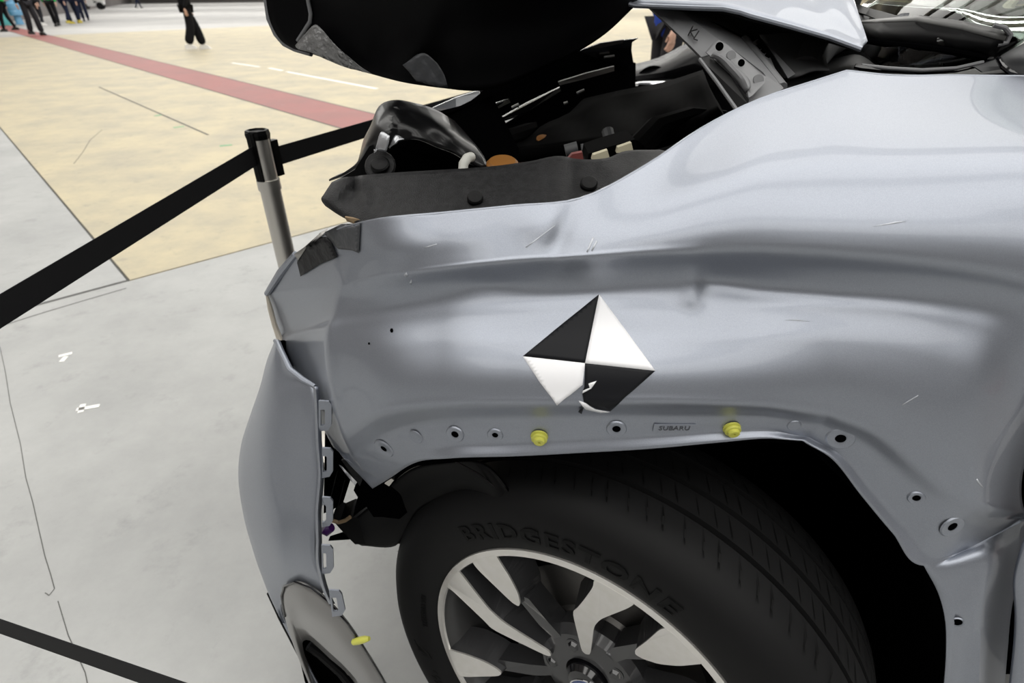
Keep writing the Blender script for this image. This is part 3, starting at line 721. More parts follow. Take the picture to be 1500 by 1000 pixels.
# ---- hood: outer skin, inner panel, hinge
M_hoodin = mat('hood_inner_black', (.0015, .0015, .002), .5, spec=.08)
HOOD = [
 [(391,-300,.95),(392,-60,.98),(391,0,1.0),(396,28,1.0),(406,50,1.0),(418,63,1.0),(433,71,1.0)],
 [(440,-300,.92),(446,-60,.95),(450,0,.985),(452,25,.985),(450,45,.985),(452,62,.985),(456,78,.985)],
 [(520,-300,.86),(520,-60,.90),(520,0,.94),(520,30,.95),(522,60,.955),(524,85,.96),(526,103,.96)],
 [(640,-300,.80),(640,-60,.84),(640,0,.88),(640,40,.90),(640,80,.905),(640,110,.91),(640,128,.91)],
 [(720,-300,.78),(720,-60,.82),(720,0,.86),(720,40,.88),(720,80,.885),(720,110,.89),(718,131,.89)],
 [(800,-300,.78),(800,-60,.82),(800,0,.86),(800,35,.875),(800,65,.88),(800,85,.885),(800,98,.89)],
 [(880,-300,.80),(880,-60,.84),(882,-10,.88),(884,10,.89),(884,28,.895),(884,42,.90),(884,51,.90)],
 [(960,-300,.84),(950,-60,.88),(940,-20,.92),(936,-8,.93),(932,0,.93),(930,5,.93),(928,9,.93)]]
def hdent(x, y):
    return gs(x, y, 560, 70, 14, 30, .012, .4)+gs(x, y, 505, 85, 12, 25, -.008, .5)+gs(x, y, 640, 95, 20, 40, .010, .5)+gs(x, y, 610, 60, 16, 60, -.008, .6)
hood = empty('hood', (.2, 1.0, 1.1)); hood.parent = car; hood.matrix_parent_inverse = world_of(car).inverted()
tag(hood, 'buckled silver hood with black underside, propped open')
sheet('hood_inner_panel', HOOD, M_hoodin, hood, 10, 10, .004, hdent)
HOODO = [[(x, y-3, Y+.018) for x, y, Y in st] for st in HOOD]
sheet('hood_skin', HOODO, M_paint, hood, 14, 14, .002)
tr = [P(*st[0])+Vector((0, .018, 0)) for st in HOOD]; m = MB(); m.v = tr+[p+Vector((.05, .55, .02)) for p in tr]+[p+Vector((.10, 1.3, -.05)) for p in tr]; q_ = len(tr)
m.f = [(r*q_+i, r*q_+i+1, (r+1)*q_+i+1, (r+1)*q_+i) for r in range(2) for i in range(q_-1)]; o = m.build('hood_far_half', M_paint, hood, angle=60); solid(o, .004, 0)  # unseen far half, added to keep ceiling light out of the bay
b = MB(); b.tube([P(391,-60,.995), P(390,0,1.003), P(394,28,1.003), P(404,50,1.003), P(416,64,1.003), P(432,72,1.003), P(456,79,.988)], .004, 8); b.build('hood_hem', M_bracket, hood)
b = MB(); b.tube([P(449,-60,.975), P(451,0,.98), P(455,20,.978), P(454,32,.978), P(446,45,.985), P(436,60,.99)], .003, 8); b.build('inner_panel_seam', M_bracket, hood)
M_film = mat('grey_plastic_film', (.17, .17, .17), .3, .1, .4, bump=(45, 1, .012))
sheet('taped_film', [
 [(433,66,.978),(434,69,.978),(437,72,.976)],
 [(448,48,.972),(450,62,.968),(456,77,.965)],
 [(462,36,.965),(472,60,.955),(480,88,.955)],
 [(474,46,.955),(490,70,.945),(505,98,.945)],
 [(492,68,.945),(512,85,.94),(528,104,.94)],
 [(520,92,.938),(530,100,.936),(545,108,.935)]], M_film, hood, 6, 6, .0012, lambda x, y: .004*math.sin(x*.25+y*.1)*math.sin(y*.21), label='wrinkled grey film taped to the hood corner')
sheet('torn_film', [[(590,95,.905),(600,106,.902),(610,119,.90)],[(622,78,.895),(632,100,.892),(640,126,.89)],[(640,92,.89),(650,108,.888),(656,128,.886)]], M_greytape, hood, 6, 6, .001, lambda x, y: .003*math.sin(x*.3)*math.sin(y*.2))
# rear half of the hood, seen from above
HR = [
 [(896,-2,.925),(896,-30,.99),(900,-120,1.2),(900,-300,1.6)],
 [(930,7,.92),(935,-25,.985),(950,-120,1.2),(980,-300,1.6)],
 [(1000,10,.885),(1010,-20,.95),(1040,-110,1.15),(1090,-300,1.6)],
 [(1060,12,.845),(1075,-15,.91),(1100,-80,1.08),(1160,-300,1.6)],
 [(1100,22,.815),(1115,0,.87),(1140,-50,.99),(1200,-200,1.35)],
 [(1160,38,.785),(1172,20,.82),(1190,-12,.90),(1225,-90,1.1)],
 [(1215,54,.758),(1222,44,.78),(1232,28,.81),(1250,0,.88)],
 [(1262,71,.735),(1264,68,.742),(1266,66,.748),(1270,62,.756)]]
sheet('hood_rear_skin', HR, M_paint, hood, 8, 8, .003, angle=60)
b = MB(); b.tube([P(880,-8,.94), P(896,-1,.924), P(930,8,.919), P(1000,11,.884), P(1060,13,.844), P(1085,18,.826), P(1100,23,.814), P(1160,39,.784), P(1215,55,.757), P(1262,72,.734)], .0032, 8); b.build('hood_side_hem', M_paint, hood)
sheet('hood_rear_underside', [
 [(958,11,.93),(975,14,.95),(1000,16,.97)],
 [(1010,13,.90),(1030,22,.92),(1055,34,.94)],
 [(1060,17,.86),(1075,32,.89),(1090,50,.92)],
 [(1100,28,.83),(1110,40,.86),(1120,50,.90)],
 [(1160,44,.80),(1165,46,.83),(1170,48,.88)],
 [(1215,60,.775),(1216,61,.80),(1217,62,.84)],
 [(1258,73,.75),(1258,74,.77),(1259,75,.79)]], M_black, hood, 8, 6, .003)

# ---- grey apron rail with KL stamp
ap = plate('apron_rail', [(950,9,.93),(990,11,.93),(1040,31,.90),(1084,54,.86),(1112,86,.80),(1148,129,.72),(1130,141,.70),(1100,152,.69),(1082,160,.69),(1028,84,.80),(1010,66,.84),(985,42,.885)], M_bracket, car, .02, label='dark grey painted apron rail stamped KL')
plate('apron_side_flap', [(1026,86,.785),(1040,82,.785),(1062,100,.755),(1097,146,.685),(1096,153,.68),(1079,161,.685)], M_black, ap, .01)
b = MB(); b.tube([P(1025,87,.783), P(1050,120,.735), P(1079,161,.682)], .0022, 8); b.build('flap_edge', M_bracket, ap)
rp = plate('hinge_plate', [(1035,77,.795),(1046,64,.806),(1054,59,.806),(1062,61,.80),(1066,66,.795),(1118,106,.725),(1122,112,.72),(1120,121,.71),(1102,140,.69),(1097,143,.688),(1094,130,.70)], M_bracket, ap, .006)
sheet('pressed_channel', [
 [(1040,84,.78),(1046,78,.776),(1052,80,.78)],
 [(1048,86,.772),(1056,82,.764),(1064,86,.77)],
 [(1066,104,.745),(1076,100,.736),(1083,104,.742)],
 [(1082,122,.72),(1090,116,.712),(1097,118,.718)],
 [(1092,136,.70),(1097,130,.695),(1099,128,.70)]], M_bracket, ap, 6, 4, .002)
for (x, y, r, Y) in ((1054,68,5.5,.797),(1086,92,4.5,.757)):
    c = P(x, y, Y-.012); b = MB(); b.lathe([(0, 0), (0, r*.00092)], c, (0, -1, .3), (1, 0, 0), 18); b.build('hinge_bolt_hole', M_matte, rp)
for (x, y, r, Y) in ((1071,81,6,.776),(1111,117,6.5,.722)):
    c = P(x, y, Y-.008); b = MB(); b.lathe([(0, r*.001), (.0012, r*.0009), (.0012, 0)], c, (0, -1, .45), (1, 0, 0), 20); b.build('pressed_dimple', M_bracket, rp)
M_stamp = mat('stamped_line', (.02, .02, .021), .6)
for seg in (((1008,52),(1015,38)),((1011,46),(1021,43)),((1011,46),(1017,56)),((1024,45),(1016,57)),((1016,57),(1022,59))):
    b = MB(); pp = [P(x, y, .862 if x < 1013 else .842) for x, y in seg]; b.tube(pp, .0009, 6); b.build('stamped_stroke', M_stamp, ap)

# ---- strut tower, cowl and scuttle
M_dgrey = mat('dark_grey_panel', (.055, .056, .058), .6)
sheet('strut_tower', [
 [(1112,50,.90),(1125,75,.86),(1150,118,.80)],
 [(1140,42,.89),(1155,75,.84),(1170,112,.79)],
 [(1170,40,.88),(1180,70,.84),(1192,104,.79)],
 [(1200,52,.86),(1205,75,.83),(1215,104,.78)]], M_dgrey, car, 8, 8, .003)
plate('bay_dark_filler', [(1000,16,1.0),(1080,20,1.0),(1180,40,1.0),(1260,60,1.0),(1260,120,.95),(1150,140,.95),(1060,60,1.0)], M_matte, car, .02)  # added dark filler sheet, gives the open slit behind the rail its shade
gr = plate('cowl_vent', [(1098,66,.855),(1112,57,.87),(1120,60,.865),(1165,108,.785),(1152,116,.78),(1148,114,.782)], M_bracket, car, .004)
for i in range(3):
    for j in range(2):
        x, y = 1108+j*7+i*6, 68+i*7+j*4
        plate('vent_slot', [(x,y,.85-.01*i),(x+5,y-4,.85-.01*i),(x+9,y+1,.845-.01*i),(x+4,y+5,.845-.01*i)], M_matte, gr, .003)
b = MB(); b.tube([P(1112,60,.86), P(1130,85,.83), P(1150,118,.775)], .004, 8); b.build('bay_seal', M_black, car)
b = MB(); b.tube([P(1090,58,.87), P(1115,88,.815), P(1146,128,.73)], .006, 8); b.build('bay_seal', M_bracket, car)
b = MB(); b.tube([P(1178,108,.82), P(1185,85,.85), P(1205,62,.88), P(1232,52,.92), P(1262,45,.98)], .024, 14); b.build('intake_duct', M_dgrey, car)
sheet('cowl_panel', [
 [(1140,135,.76),(1160,110,.82),(1180,90,.90)],
 [(1180,128,.75),(1200,105,.82),(1220,80,.92)],
 [(1240,112,.735),(1255,90,.80),(1275,60,.93)],
 [(1330,118,.735),(1335,104,.78),(1345,80,.88)],
 [(1440,116,.72),(1445,100,.76),(1450,85,.82)],
 [(1520,112,.70),(1522,90,.74),(1525,60,.80)]], M_black, car, 10, 8, .004)
b = MB(); b.tube([P(1252,97,.755), P(1262,99,.75), P(1300,103,.745), P(1350,106,.738), P(1400,103,.735), P(1440,94,.735), P(1460,85,.745), P(1480,70,.76), P(1510,45,.80), P(1560,0,.88)], .0028, 8); b.build('windshield_moulding', M_gloss, car)
b = MB(); b.tube([P(1262,96,.752), P(1300,100,.742), P(1350,103,.735), P(1400,100,.732), P(1440,91,.732)], .0022, 8); b.build('cowl_edge_trim', M_bracket, car)
plate('cowl_corner_cover', [(1428,98,.725),(1470,85,.735),(1500,72,.74),(1500,96,.72),(1440,106,.72)], M_dgrey, car, .004)
M_glass = mat('windshield_glass', (.55, .62, .58), .0, 0, trans=1.0, ior=1.5)
WB = [P(1180,70,1.02), P(1215,85,.90), P(1262,97,.79), P(1300,101,.757), P(1350,104.5,.742), P(1400,101.5,.738), P(1440,93,.738), P(1462,84,.747), P(1482,69,.762), P(1510,45,.80)]
RK = Vector((.80, .12, .52)).normalized()
WB = hermite(WB, list(range(len(WB))), [i*.25 for i in range(4*len(WB)-3)])
for _ in range(12): WB = [WB[0]]+[(WB[i-1]+WB[i]*2+WB[i+1])/4 for i in range(1, len(WB)-1)]+[WB[-1]]
WS = [[p + RK*(t*1.1) + Vector((0, 0, .05*t*(1-t))) for t in (0, .1, .2, .3, .45, .6, .8, 1.0)] for p in WB]
v_, f_ = gridmesh(WS); wsh = mk('windshield', v_, f_, M_glass, car, angle=180); solid(wsh, .005, 0)
GB = BVHTree.FromPolygons([tuple(v) for v in v_], f_)
def G(x, y, off=.0, Yfb=.9):
    d = ray(x, y).normalized(); loc, n, i, dist = GB.ray_cast(CAM, d)
    if loc is None: return P(x, y, Yfb)
    if n.dot(d) > 0: n = -n
    return loc+n*off
M_dash = mat('dashboard_grey', (.03, .029, .027), .7)
m = MB(); m.box((.66, .84, .98), (1.6, 1.6, 1.02)); m.build('dashboard', M_dash, car, smooth=False)
M_lining = mat('beige_headliner', (.30, .27, .20), .8)
b = MB(); b.tube([P(1395,100,.80), P(1430,60,1.0), P(1480,0,1.4)], .012, 8); b.build('pillar_trim', M_lining, car)
b = MB(); b.tube([P(1300,95,.85), P(1340,60,1.05), P(1390,0,1.5)], .010, 8); b.build('pillar_trim', M_dgrey, car)
# wiper
wip = empty('wiper', (.5, .9, 1.1)); wip.parent = car; wip.matrix_parent_inverse = world_of(car).inverted(); tag(wip, 'black wiper resting on the windshield')
M_wip = mat('black_wiper_metal', (.022, .022, .022), .38, .2)
aw = [((1238,12),(1246,2),(1253,6),(1246,17),1.03),((1268,21),(1274,12),(1280,14),(1274,25),.98),((1282,27),(1290,16),(1298,19),(1288,33),.945),((1316,42),(1328,28),(1344,32),(1330,50),.875),((1334,50),(1346,35),(1351,40),(1341,54),.845)]
yg = G(1340, 45).y; m = MB()
arm = [[P(*a_, Y-.845+yg-.004), P(*b__, Y-.845+yg+.004), P(*c_, Y-.845+yg+.002), P(*d_, Y-.845+yg-.006)] for a_, b__, c_, d_, Y in aw]
for q0_, q1_ in zip(arm, arm[1:]): m.add(q0_+q1_, [(0,1,5,4),(1,2,6,5),(2,3,7,6),(3,0,4,7)])
m.add(arm[-1], [(0,1,2,3)]); m.add(arm[0], [(3,2,1,0)]); m.build('wiper_arm', M_wip, wip, angle=25)
b = MB(); b.lathe([(-.02, .014), (.012, .014), (.018, .010), (.018, 0)], P(1244, 8, 1.03-.845+yg), (0, -.3, 1), (1, 0, 0), 16); b.build('wiper_pivot', M_wip, wip)
BL = [((1258,50),(1270,43),(1276,62)),((1300,50),(1302,41),(1300,68)),((1345,50),(1350,38),(1346,72)),((1400,57),(1404,44),(1400,78)),((1440,64),(1446,49),(1438,84)),((1455,66),(1463,55),(1452,80))]
bs = [[G(*b__, .012), G(*a_, .016)] for a_, b__, c_ in BL]; bk = [[G(*a_, .015), G(*c_, .004)] for a_, b__, c_ in BL]
M_spine = mat('wiper_spine_grey', (.06, .06, .058), .4)
m = MB(); m.v, m.f = gridmesh(bs); o = m.build('wiper_blade', M_spine, wip, angle=60); solid(o, .004, 0)
m = MB(); m.v, m.f = gridmesh(bk); o = m.build('blade_side', M_black, wip, angle=60); solid(o, .004, 0)
b = MB(); b.tube([G(1258,62,.004), G(1300,69,.004), G(1346,73,.004), G(1400,79,.004), G(1440,85,.004)], .004, 8); b.build('wiper_rubber', M_matte, wip)
b = MB(); b.tube([G(1442,48,.018), G(1456,50,.018), G(1465,57,.016), G(1461,66,.014), G(1450,70,.012)], .0026, 8); b.build('blade_end_cap', M_bracket, wip)
# mirror
sheet('door_mirror', [
 [(1464,86,.72),(1467,88,.712),(1472,98,.70),(1478,106,.695)],
 [(1480,76,.72),(1484,82,.70),(1490,98,.69),(1496,110,.685)],
 [(1510,62,.72),(1512,76,.69),(1520,96,.68),(1524,112,.68)],
 [(1540,56,.72),(1545,70,.685),(1550,96,.675),(1555,112,.68)]], M_dgrey, car, 6, 4, .004)
b = MB(); b.tube([P(1463,86,.718), P(1470,98,.70), P(1480,106,.692), P(1500,111,.685), P(1530,113,.68)], .003, 8); b.build('mirror_rim', M_gloss, car)

# ---- engine bay
COVER = [
 [(487,268,.70),(476,285,.685),(472,292,.68),(478,301,.675)],
 [(500,262,.70),(492,280,.68),(488,298,.665),(500,316,.655)],
 [(520,259,.70),(518,280,.68),(517,305,.655),(530,330,.63)],
 [(552,256,.70),(552,280,.675),(552,305,.645),(556,332,.62)],
 [(630,251,.695),(630,275,.665),(630,300,.635),(632,325,.61)],
 [(681,248,.695),(683,270,.665),(686,295,.635),(690,318,.605)],
 [(720,245,.70),(722,268,.668),(724,290,.637),(728,314,.605)],
 [(774,238,.70),(775,260,.67),(776,285,.637),(778,310,.60)],
 [(824,230,.71),(824,255,.675),(826,280,.64),(828,306,.60)],
 [(838,233,.705),(840,255,.675),(842,278,.64),(845,303,.60)],
 [(858,235,.70),(862,255,.675),(866,275,.645),(872,300,.605)],
 [(892,232,.705),(896,248,.68),(902,262,.66),(912,282,.615)],
 [(910,224,.72),(920,238,.70),(930,250,.675),(945,262,.63)],
 [(966,221,.74),(985,225,.72),(1000,228,.70),(1012,228,.68)]]
def cdent(x, y):
    d = gs(x, y, 520, 275, 7, 25, .010, .3)+gs(x, y, 534, 285, 6, 30, -.006, -.2)+gs(x, y, 505, 290, 6, 20, .007, .6)
    return d+gs(x, y, 680, 270, 8, 40, .004)+gs(x, y, 838, 265, 9, 45, .006)
cover = sheet('apron_cover', COVER, M_blackplastic, car, 7, 6, .003, cdent, label='crumpled black textured apron cover with push clips')
def push_clip(x, y, Y, r, par):
    b = MB(); b.lathe([(0, r), (.004, r), (.0055, r*.85), (.006, r*.5), (.0055, 0)], P(x, y, Y), (.05, -.55, .8), (1, 0, 0), 20); b.build('push_clip', M_black, par, angle=30)
push_clip(696, 292, .632, .0092, cover); push_clip(862, 271, .643, .0098, cover)
plate('foam_strip', [(505,318,.64),(530,322,.635),(552,330,.63),(525,330,.635),(508,324,.64)], M_tan, cover, .004)
# crumpled upright at the front of the bay
UP = [
 [(482,264,.80),(500,258,.80),(518,252,.80),(530,250,.79)],
 [(523,240,.79),(530,238,.78),(540,240,.77),(552,246,.765)],
 [(528,228,.79),(535,220,.77),(545,222,.76),(556,225,.755)],
 [(534,205,.80),(546,200,.76),(560,205,.75),(572,214,.745)],
 [(544,185,.80),(556,180,.765),(572,190,.75),(590,207,.745)],
 [(556,157,.82),(572,160,.78),(590,180,.755),(612,204,.75)],
 [(578,148,.83),(596,160,.79),(618,182,.77),(640,215,.765)],
 [(606,152,.84),(622,168,.80),(645,190,.785),(665,225,.78)],
 [(636,161,.85),(655,182,.82),(672,205,.80),(690,240,.79)],
 [(665,178,.86),(685,200,.84),(705,225,.82),(715,248,.80)]]
def udent(x, y): return gs(x, y, 575, 180, 6, 40, -.012, .3)+gs(x, y, 600, 172, 10, 8, .01)+gs(x, y, 560, 205, 5, 15, -.008, .2)+.002*math.sin(x*.15)*math.sin(y*.13)
M_up = mat('black_bent_steel', (.004, .004, .0045), .28, spec=.35, coat=.1)
sheet('radiator_support_upright', UP, M_up, car, 6, 6, .003, udent, angle=50, label='bent glossy black radiator support upright')
M_clear = mat('silver_foil', (.45, .46, .48), .25, .7)
sheet('bright_bracket', [[(551,216,.735),(549,225,.733),(548,219,.735)],[(560,193,.74),(560,205,.735),(556,221,.733)],[(571,199,.735),(569,210,.732),(566,223,.732)]], M_clear, car, 4, 4, .002)
sheet('bright_bracket', [[(570,217,.738),(574,214,.737),(580,210,.735)],[(580,198,.742),(582,203,.74),(586,205,.738)],[(586,200,.745),(590,203,.743),(592,204,.74)]], M_clear, car, 4, 4, .002)
plate('torn_liner_strip', [(497,262,.755),(520,248,.755),(530,232,.755),(541,214,.755),(546,212,.755),(552,222,.755),(548,240,.755),(538,256,.755),(505,264,.755)], M_black, car, .004)
b = MB(); b.lathe([(0, .020), (.004, .018), (.004, .0)], P(557, 243, .735), (.1, -.8, .6), (1, 0, 0), 16); hb = b.build('clip_seat', M_blackplastic, car)
push_clip(557, 243, .73, .012, hb)
plate('bay_shade_sheet', [(556,225,.86),(570,210,.86),(600,185,.86),(640,165,.88),(700,150,.90),(720,140,.92),(760,220,.90),(760,262,.86),(560,262,.86)], M_matte, car, .01)  # added black sheet, stands in for the darkness beneath the upright
# the dark bay itself: engine blocks, hoses, caps
M_bay = mat('shade_black', (.0015, .0015, .0015), .8, spec=.02)  # deep shade of the bay put into a near-black, almost unreflective colour
bay = empty('engine', (.1, 1.3, .5)); bay.parent = car; bay.matrix_parent_inverse = world_of(car).inverted(); tag(bay, 'black engine and hoses deep in the open bay')
b = MB(); b.box((-.14, .88, .5), (1.0, 2.0, .62)); b.build('bay_floor', M_matte, bay, smooth=False)
sheet('engine_cover', [
 [(640,235,.95),(660,205,1.10),(690,180,1.30)],[(720,232,.95),(740,200,1.10),(760,172,1.30)],[(800,225,.95),(815,190,1.10),(830,158,1.30)],[(880,215,.95),(895,175,1.12),(905,140,1.30)],[(960,210,.95),(965,165,1.12),(970,128,1.30)],[(1060,170,.95),(1040,130,1.12),(1030,110,1.30)]], M_bay, bay, 14, 10, .02, lambda x, y: .03*math.sin(x*.06)*math.sin(y*.07))
M_orange = mat('orange_cap', (.22, .085, .008), .6)
b = MB(); b.lathe([(0, .022), (.012, .022), (.016, .018), (.016, 0)], P(736, 251, .80), (0, -.2, 1), (1, 0, 0), 24); b.build('orange_filler_cap', M_orange, bay)
b = MB(); b.lathe([(0, .011), (.010, .011), (.012, .0)], P(795, 210, 1.0), (0, -.4, 1), (1, 0, 0), 20); b.build('orange_filler_cap', M_orange, bay)
M_hose = mat('white_hose', (.5, .5, .46), .5)
b = MB(); b.tube([P(678, 256, .75), P(679, 240, .755), P(684, 232, .76), P(690, 230, .775)], .0065, 12); b.build('white_hose', M_hose, bay)
M_tagc = mat('cream_label', (.50, .46, .33), .6); M_tagr = mat('red_label', (.16, .035, .03), .6)
for pts, mt_ in (([(867,234,.745),(869,227,.745),(890,220,.745),(893,231,.745),(880,234,.745)], M_tagc), ([(903,224,.76),(905,216,.76),(925,209,.76),(928,222,.76)], M_tagc), ([(832,233,.745),(838,226,.745),(853,223,.745),(855,234,.745)], M_tagr)):
    plate('relay_label', pts, mt_, bay, .01)
plate('fuse_box', [(860,238,.775),(862,225,.775),(895,214,.775),(930,204,.775),(935,224,.775),(900,236,.775)], M_bay, bay, .06)
for (x0, y0, x1, y1, Y) in ((828,221,846,216,.85),(852,220,880,214,.86)):
    b = MB(); b.tube([P(x0, y0, Y), P(x1, y1, Y)], .009, 12); b.build('ribbed_sleeve', M_dgrey, bay)
b = MB(); b.tube([P(815,205,1.0), P(822,213,.98), P(826,217,.97)], .008, 10); b.build('metal_fitting', M_steel, bay)
b = MB(); b.tube([P(893,215,.95), P(892,200,.97), P(890,192,.98)], .010, 10); b.build('sensor', M_dgrey, bay)
for pts, r in (([(600,245,.9),(640,215,1.0),(700,200,1.1),(780,205,1.1)], .018), ([(700,240,.9),(740,205,1.0),(800,185,1.15),(860,190,1.2)], .016), ([(930,222,.9),(960,190,.95),(1010,175,1.0),(1060,180,1.0)], .020)):
    b = MB(); b.tube([P(*p) for p in pts], r, 10); b.build('coolant_hose', M_bay, bay)
# bent cross member shards at the front
for pts, mt_ in (([(632,159,1.05),(668,143,1.1),(700,133,1.15),(703,137,1.15),(690,147,1.12),(668,158,1.08),(648,163,1.05)], M_clear),
                 ([(668,180,1.0),(705,158,1.08),(745,145,1.15),(748,150,1.15),(712,168,1.08),(675,190,1.0)], M_gloss),
                 ([(700,194,.98),(725,178,1.0),(770,152,1.1),(820,128,1.2),(822,133,1.2),(775,162,1.1),(735,186,1.0)], M_gloss),
                 ([(818,120,1.25),(860,107,1.3),(900,97,1.35),(900,104,1.35),(860,115,1.3),(820,125,1.25)], M_disc),
                 ([(846,75,1.5),(880,63,1.5),(935,56,1.5),(926,62,1.5),(925,74,1.5),(928,92,1.5),(920,98,1.5),(850,120,1.5)], M_gloss),
                 ([(858,71,1.48),(880,63,1.48),(914,58,1.48),(912,63,1.48),(880,70,1.48)], M_disc)):
    plate('bent_cross_member', pts, mt_, car, .012)
sheet('radiator_pack', [
 [(640,170,1.10),(650,200,1.0),(670,240,.92)],[(700,140,1.18),(710,190,1.05),(730,235,.95)],[(760,112,1.30),(770,170,1.12),(790,230,1.0)],[(850,75,1.52),(855,140,1.30),(870,220,1.1)],[(930,95,1.55),(930,150,1.35),(940,215,1.15)]], M_matte, car, 14, 14, .01)
for (a_, c_) in (((750,158,1.1),(760,153,1.1)),((845,137,1.2),(856,132,1.2)),((826,152,1.2),(832,150,1.2)),((700,190,.97),(716,181,.97)),((885,84,1.46),(900,82,1.46))):
    b = MB(); b.tube([P(*a_), P(*c_)], .003, 6); b.build('bright_clip', M_steel, car)

# ================================================================== STANCHION AND BELTS
TOP = PZ(375, 187, .92); sx, sy = TOP.x, TOP.y
st = empty('belt_stanchion', (sx, sy, 0), 0, 'steel stanchion post with black belt head behind the bumper', 'stanchion')
R_ = .0245
b = MB(); b.lathe([(0, .17), (.006, .175), (.018, .17), (.028, .06), (.035, .03), (.035, 0)], (sx, sy, 0), (0, 0, 1), None, 40); b.build('base_plate', M_steel, st)
b = MB(); b.lathe([(.02, R_), (.775, R_), (.775, R_+.003), (.800, R_+.003), (.801, R_-.001)], (sx, sy, 0), (0, 0, 1), None, 32); b.build('post_tube', M_steel, st)
b = MB(); b.lathe([(.80, R_*.96), (.905, R_*.96)], (sx, sy, 0), (0, 0, 1), None, 32); b.build('belt_cassette', M_steel, st)
hd = MB(); hd.lathe([(.895, R_+.002), (.905, R_+.004), (.915, R_+.002), (.916, R_-.003), (.912, R_-.005), (.912, 0)], (sx, sy, 0), (0, 0, 1), None, 8, math.pi/8, math.pi/8+2*math.pi); hd.build('head_cap', M_black, st, smooth=False)
vd = Vector((-sx, -sy, 0)).normalized(); vr = Vector((-vd.y, vd.x, 0))
dl = (P(0, 456, .74)-Vector((sx, sy, .86))); dl.z = 0; dl.normalize(); dr = (PZ(600, 163, .86)-Vector((sx, sy, .86))); dr.z = 0; dr.normalize()
for d in (dl, dr, -dl, -dr):
    n = Vector((-d.y, d.x, 0)); c = Vector((sx, sy, 0))+d*R_*.93; m = MB()
    m.prism([c+n*.007+Vector((0,0,.80)), c-n*.007+Vector((0,0,.80)), c-n*.007+Vector((0,0,.912)), c+n*.007+Vector((0,0,.912))], d*.006); m.build('belt_slot_rail', M_black, st, smooth=False)
# the clip that takes the next belt's end
c = Vector((sx, sy, 0))+dr*(R_+.004); n = Vector((-dr.y, dr.x, 0)); m = MB()
m.prism([c+n*.008+Vector((0,0,.80)), c-n*.008+Vector((0,0,.80)), c-n*.008+Vector((0,0,.885)), c+n*.008+Vector((0,0,.885))], dr*.02); m.build('belt_end_clip', M_black, st, smooth=False)
def belt(name, a, b, h, label, sag=.0, mt=M_belt, twist=0):
    a = Vector(a); b = Vector(b); m = MB(); n = 14; L = []
    t = Vector((b.x-a.x, b.y-a.y, 0)).normalized(); nn = Vector((-t.y, t.x, 0))*.0008
    for i in range(n+1):
        k = i/n; p = a.lerp(b, k)-Vector((0, 0, sag*4*k*(1-k))); L.append(p)
    for s_ in (nn, -nn): m.v += [p+s_-Vector((0, 0, h/2)) for p in L]+[p+s_+Vector((0, 0, h/2)) for p in L]
    k = n+1
    for i in range(n):
        m.f += [(i, i+1, k+i+1, k+i), (2*k+i, 3*k+i, 3*k+i+1, 2*k+i+1), (k+i, k+i+1, 3*k+i+1, 3*k+i), (i, 2*k+i, 2*k+i+1, i+1)]
    o = m.build(name, mt, None, smooth=False); return tag(o, label, 'belt')
zc = .862
pa = Vector((sx, sy, zc))+dl*(R_+.006)
pl_ = P(0, 456, .74)
bl = belt('barrier_belt', pa, pa+(pl_-pa)*1.7, .043, 'black barrier belt running left from the steel stanchion')
pb = Vector((sx, sy, .845))+dr*(R_+.026)
br = belt('barrier_belt', pb, Vector((sx, sy, 0))+dr*2.1+Vector((0, 0, .845)), .044, 'black barrier belt passing behind the crumpled car front')
q0 = P(0, 917, .47); q1 = P(215, 992, .39); dd = (q1-q0)
bn = belt('barrier_belt', q0-dd*5, q1+dd*1.2, .044, 'low black barrier belt crossing the bottom left corner')

# ================================================================== PEOPLE AND THINGS ACROSS THE HALL
M_skin = mat('skin', (.55, .34, .25), .55); M_hair = mat('dark_hair', (.012, .009, .008), .5)
cloth = lambda n, c: mat(n, c, .85, spec=.15, bump=(60, .3, .01))
M_navy = cloth('navy_cloth', (.012, .016, .035)); M_blk = cloth('black_cloth', (.006, .006, .007)); M_grn = cloth('green_cloth', (.02, .30, .07))
M_char = cloth('charcoal_cloth', (.022, .022, .026)); M_blu = cloth('blue_cloth', (.02, .05, .30)); M_whs = mat('white_shoe', (.75, .74, .72), .5); M_yls = mat('yellow_shoe', (.50, .40, .05), .5); M_bks = mat('black_shoe', (.008, .008, .008), .45)
def skinmesh(name, verts, edges, radii, mt, parent, levels=2, root=0):
    me = bpy.data.meshes.new(name); me.from_pydata([tuple(v) for v in verts], edges, []); me.materials.append(mt)
    o = bpy.data.objects.new(name, me); COL.objects.link(o); o.parent = parent
    m = o.modifiers.new('skin', 'SKIN'); m.use_smooth_shade = True
    sv = me.skin_vertices[0].data
    for i, r in enumerate(radii): sv[i].radius = (r if isinstance(r, tuple) else (r, r)); sv[i].use_root = (i == root)
    ss = o.modifiers.new('smooth', 'SUBSURF'); ss.levels = levels; ss.render_levels = levels
    return o
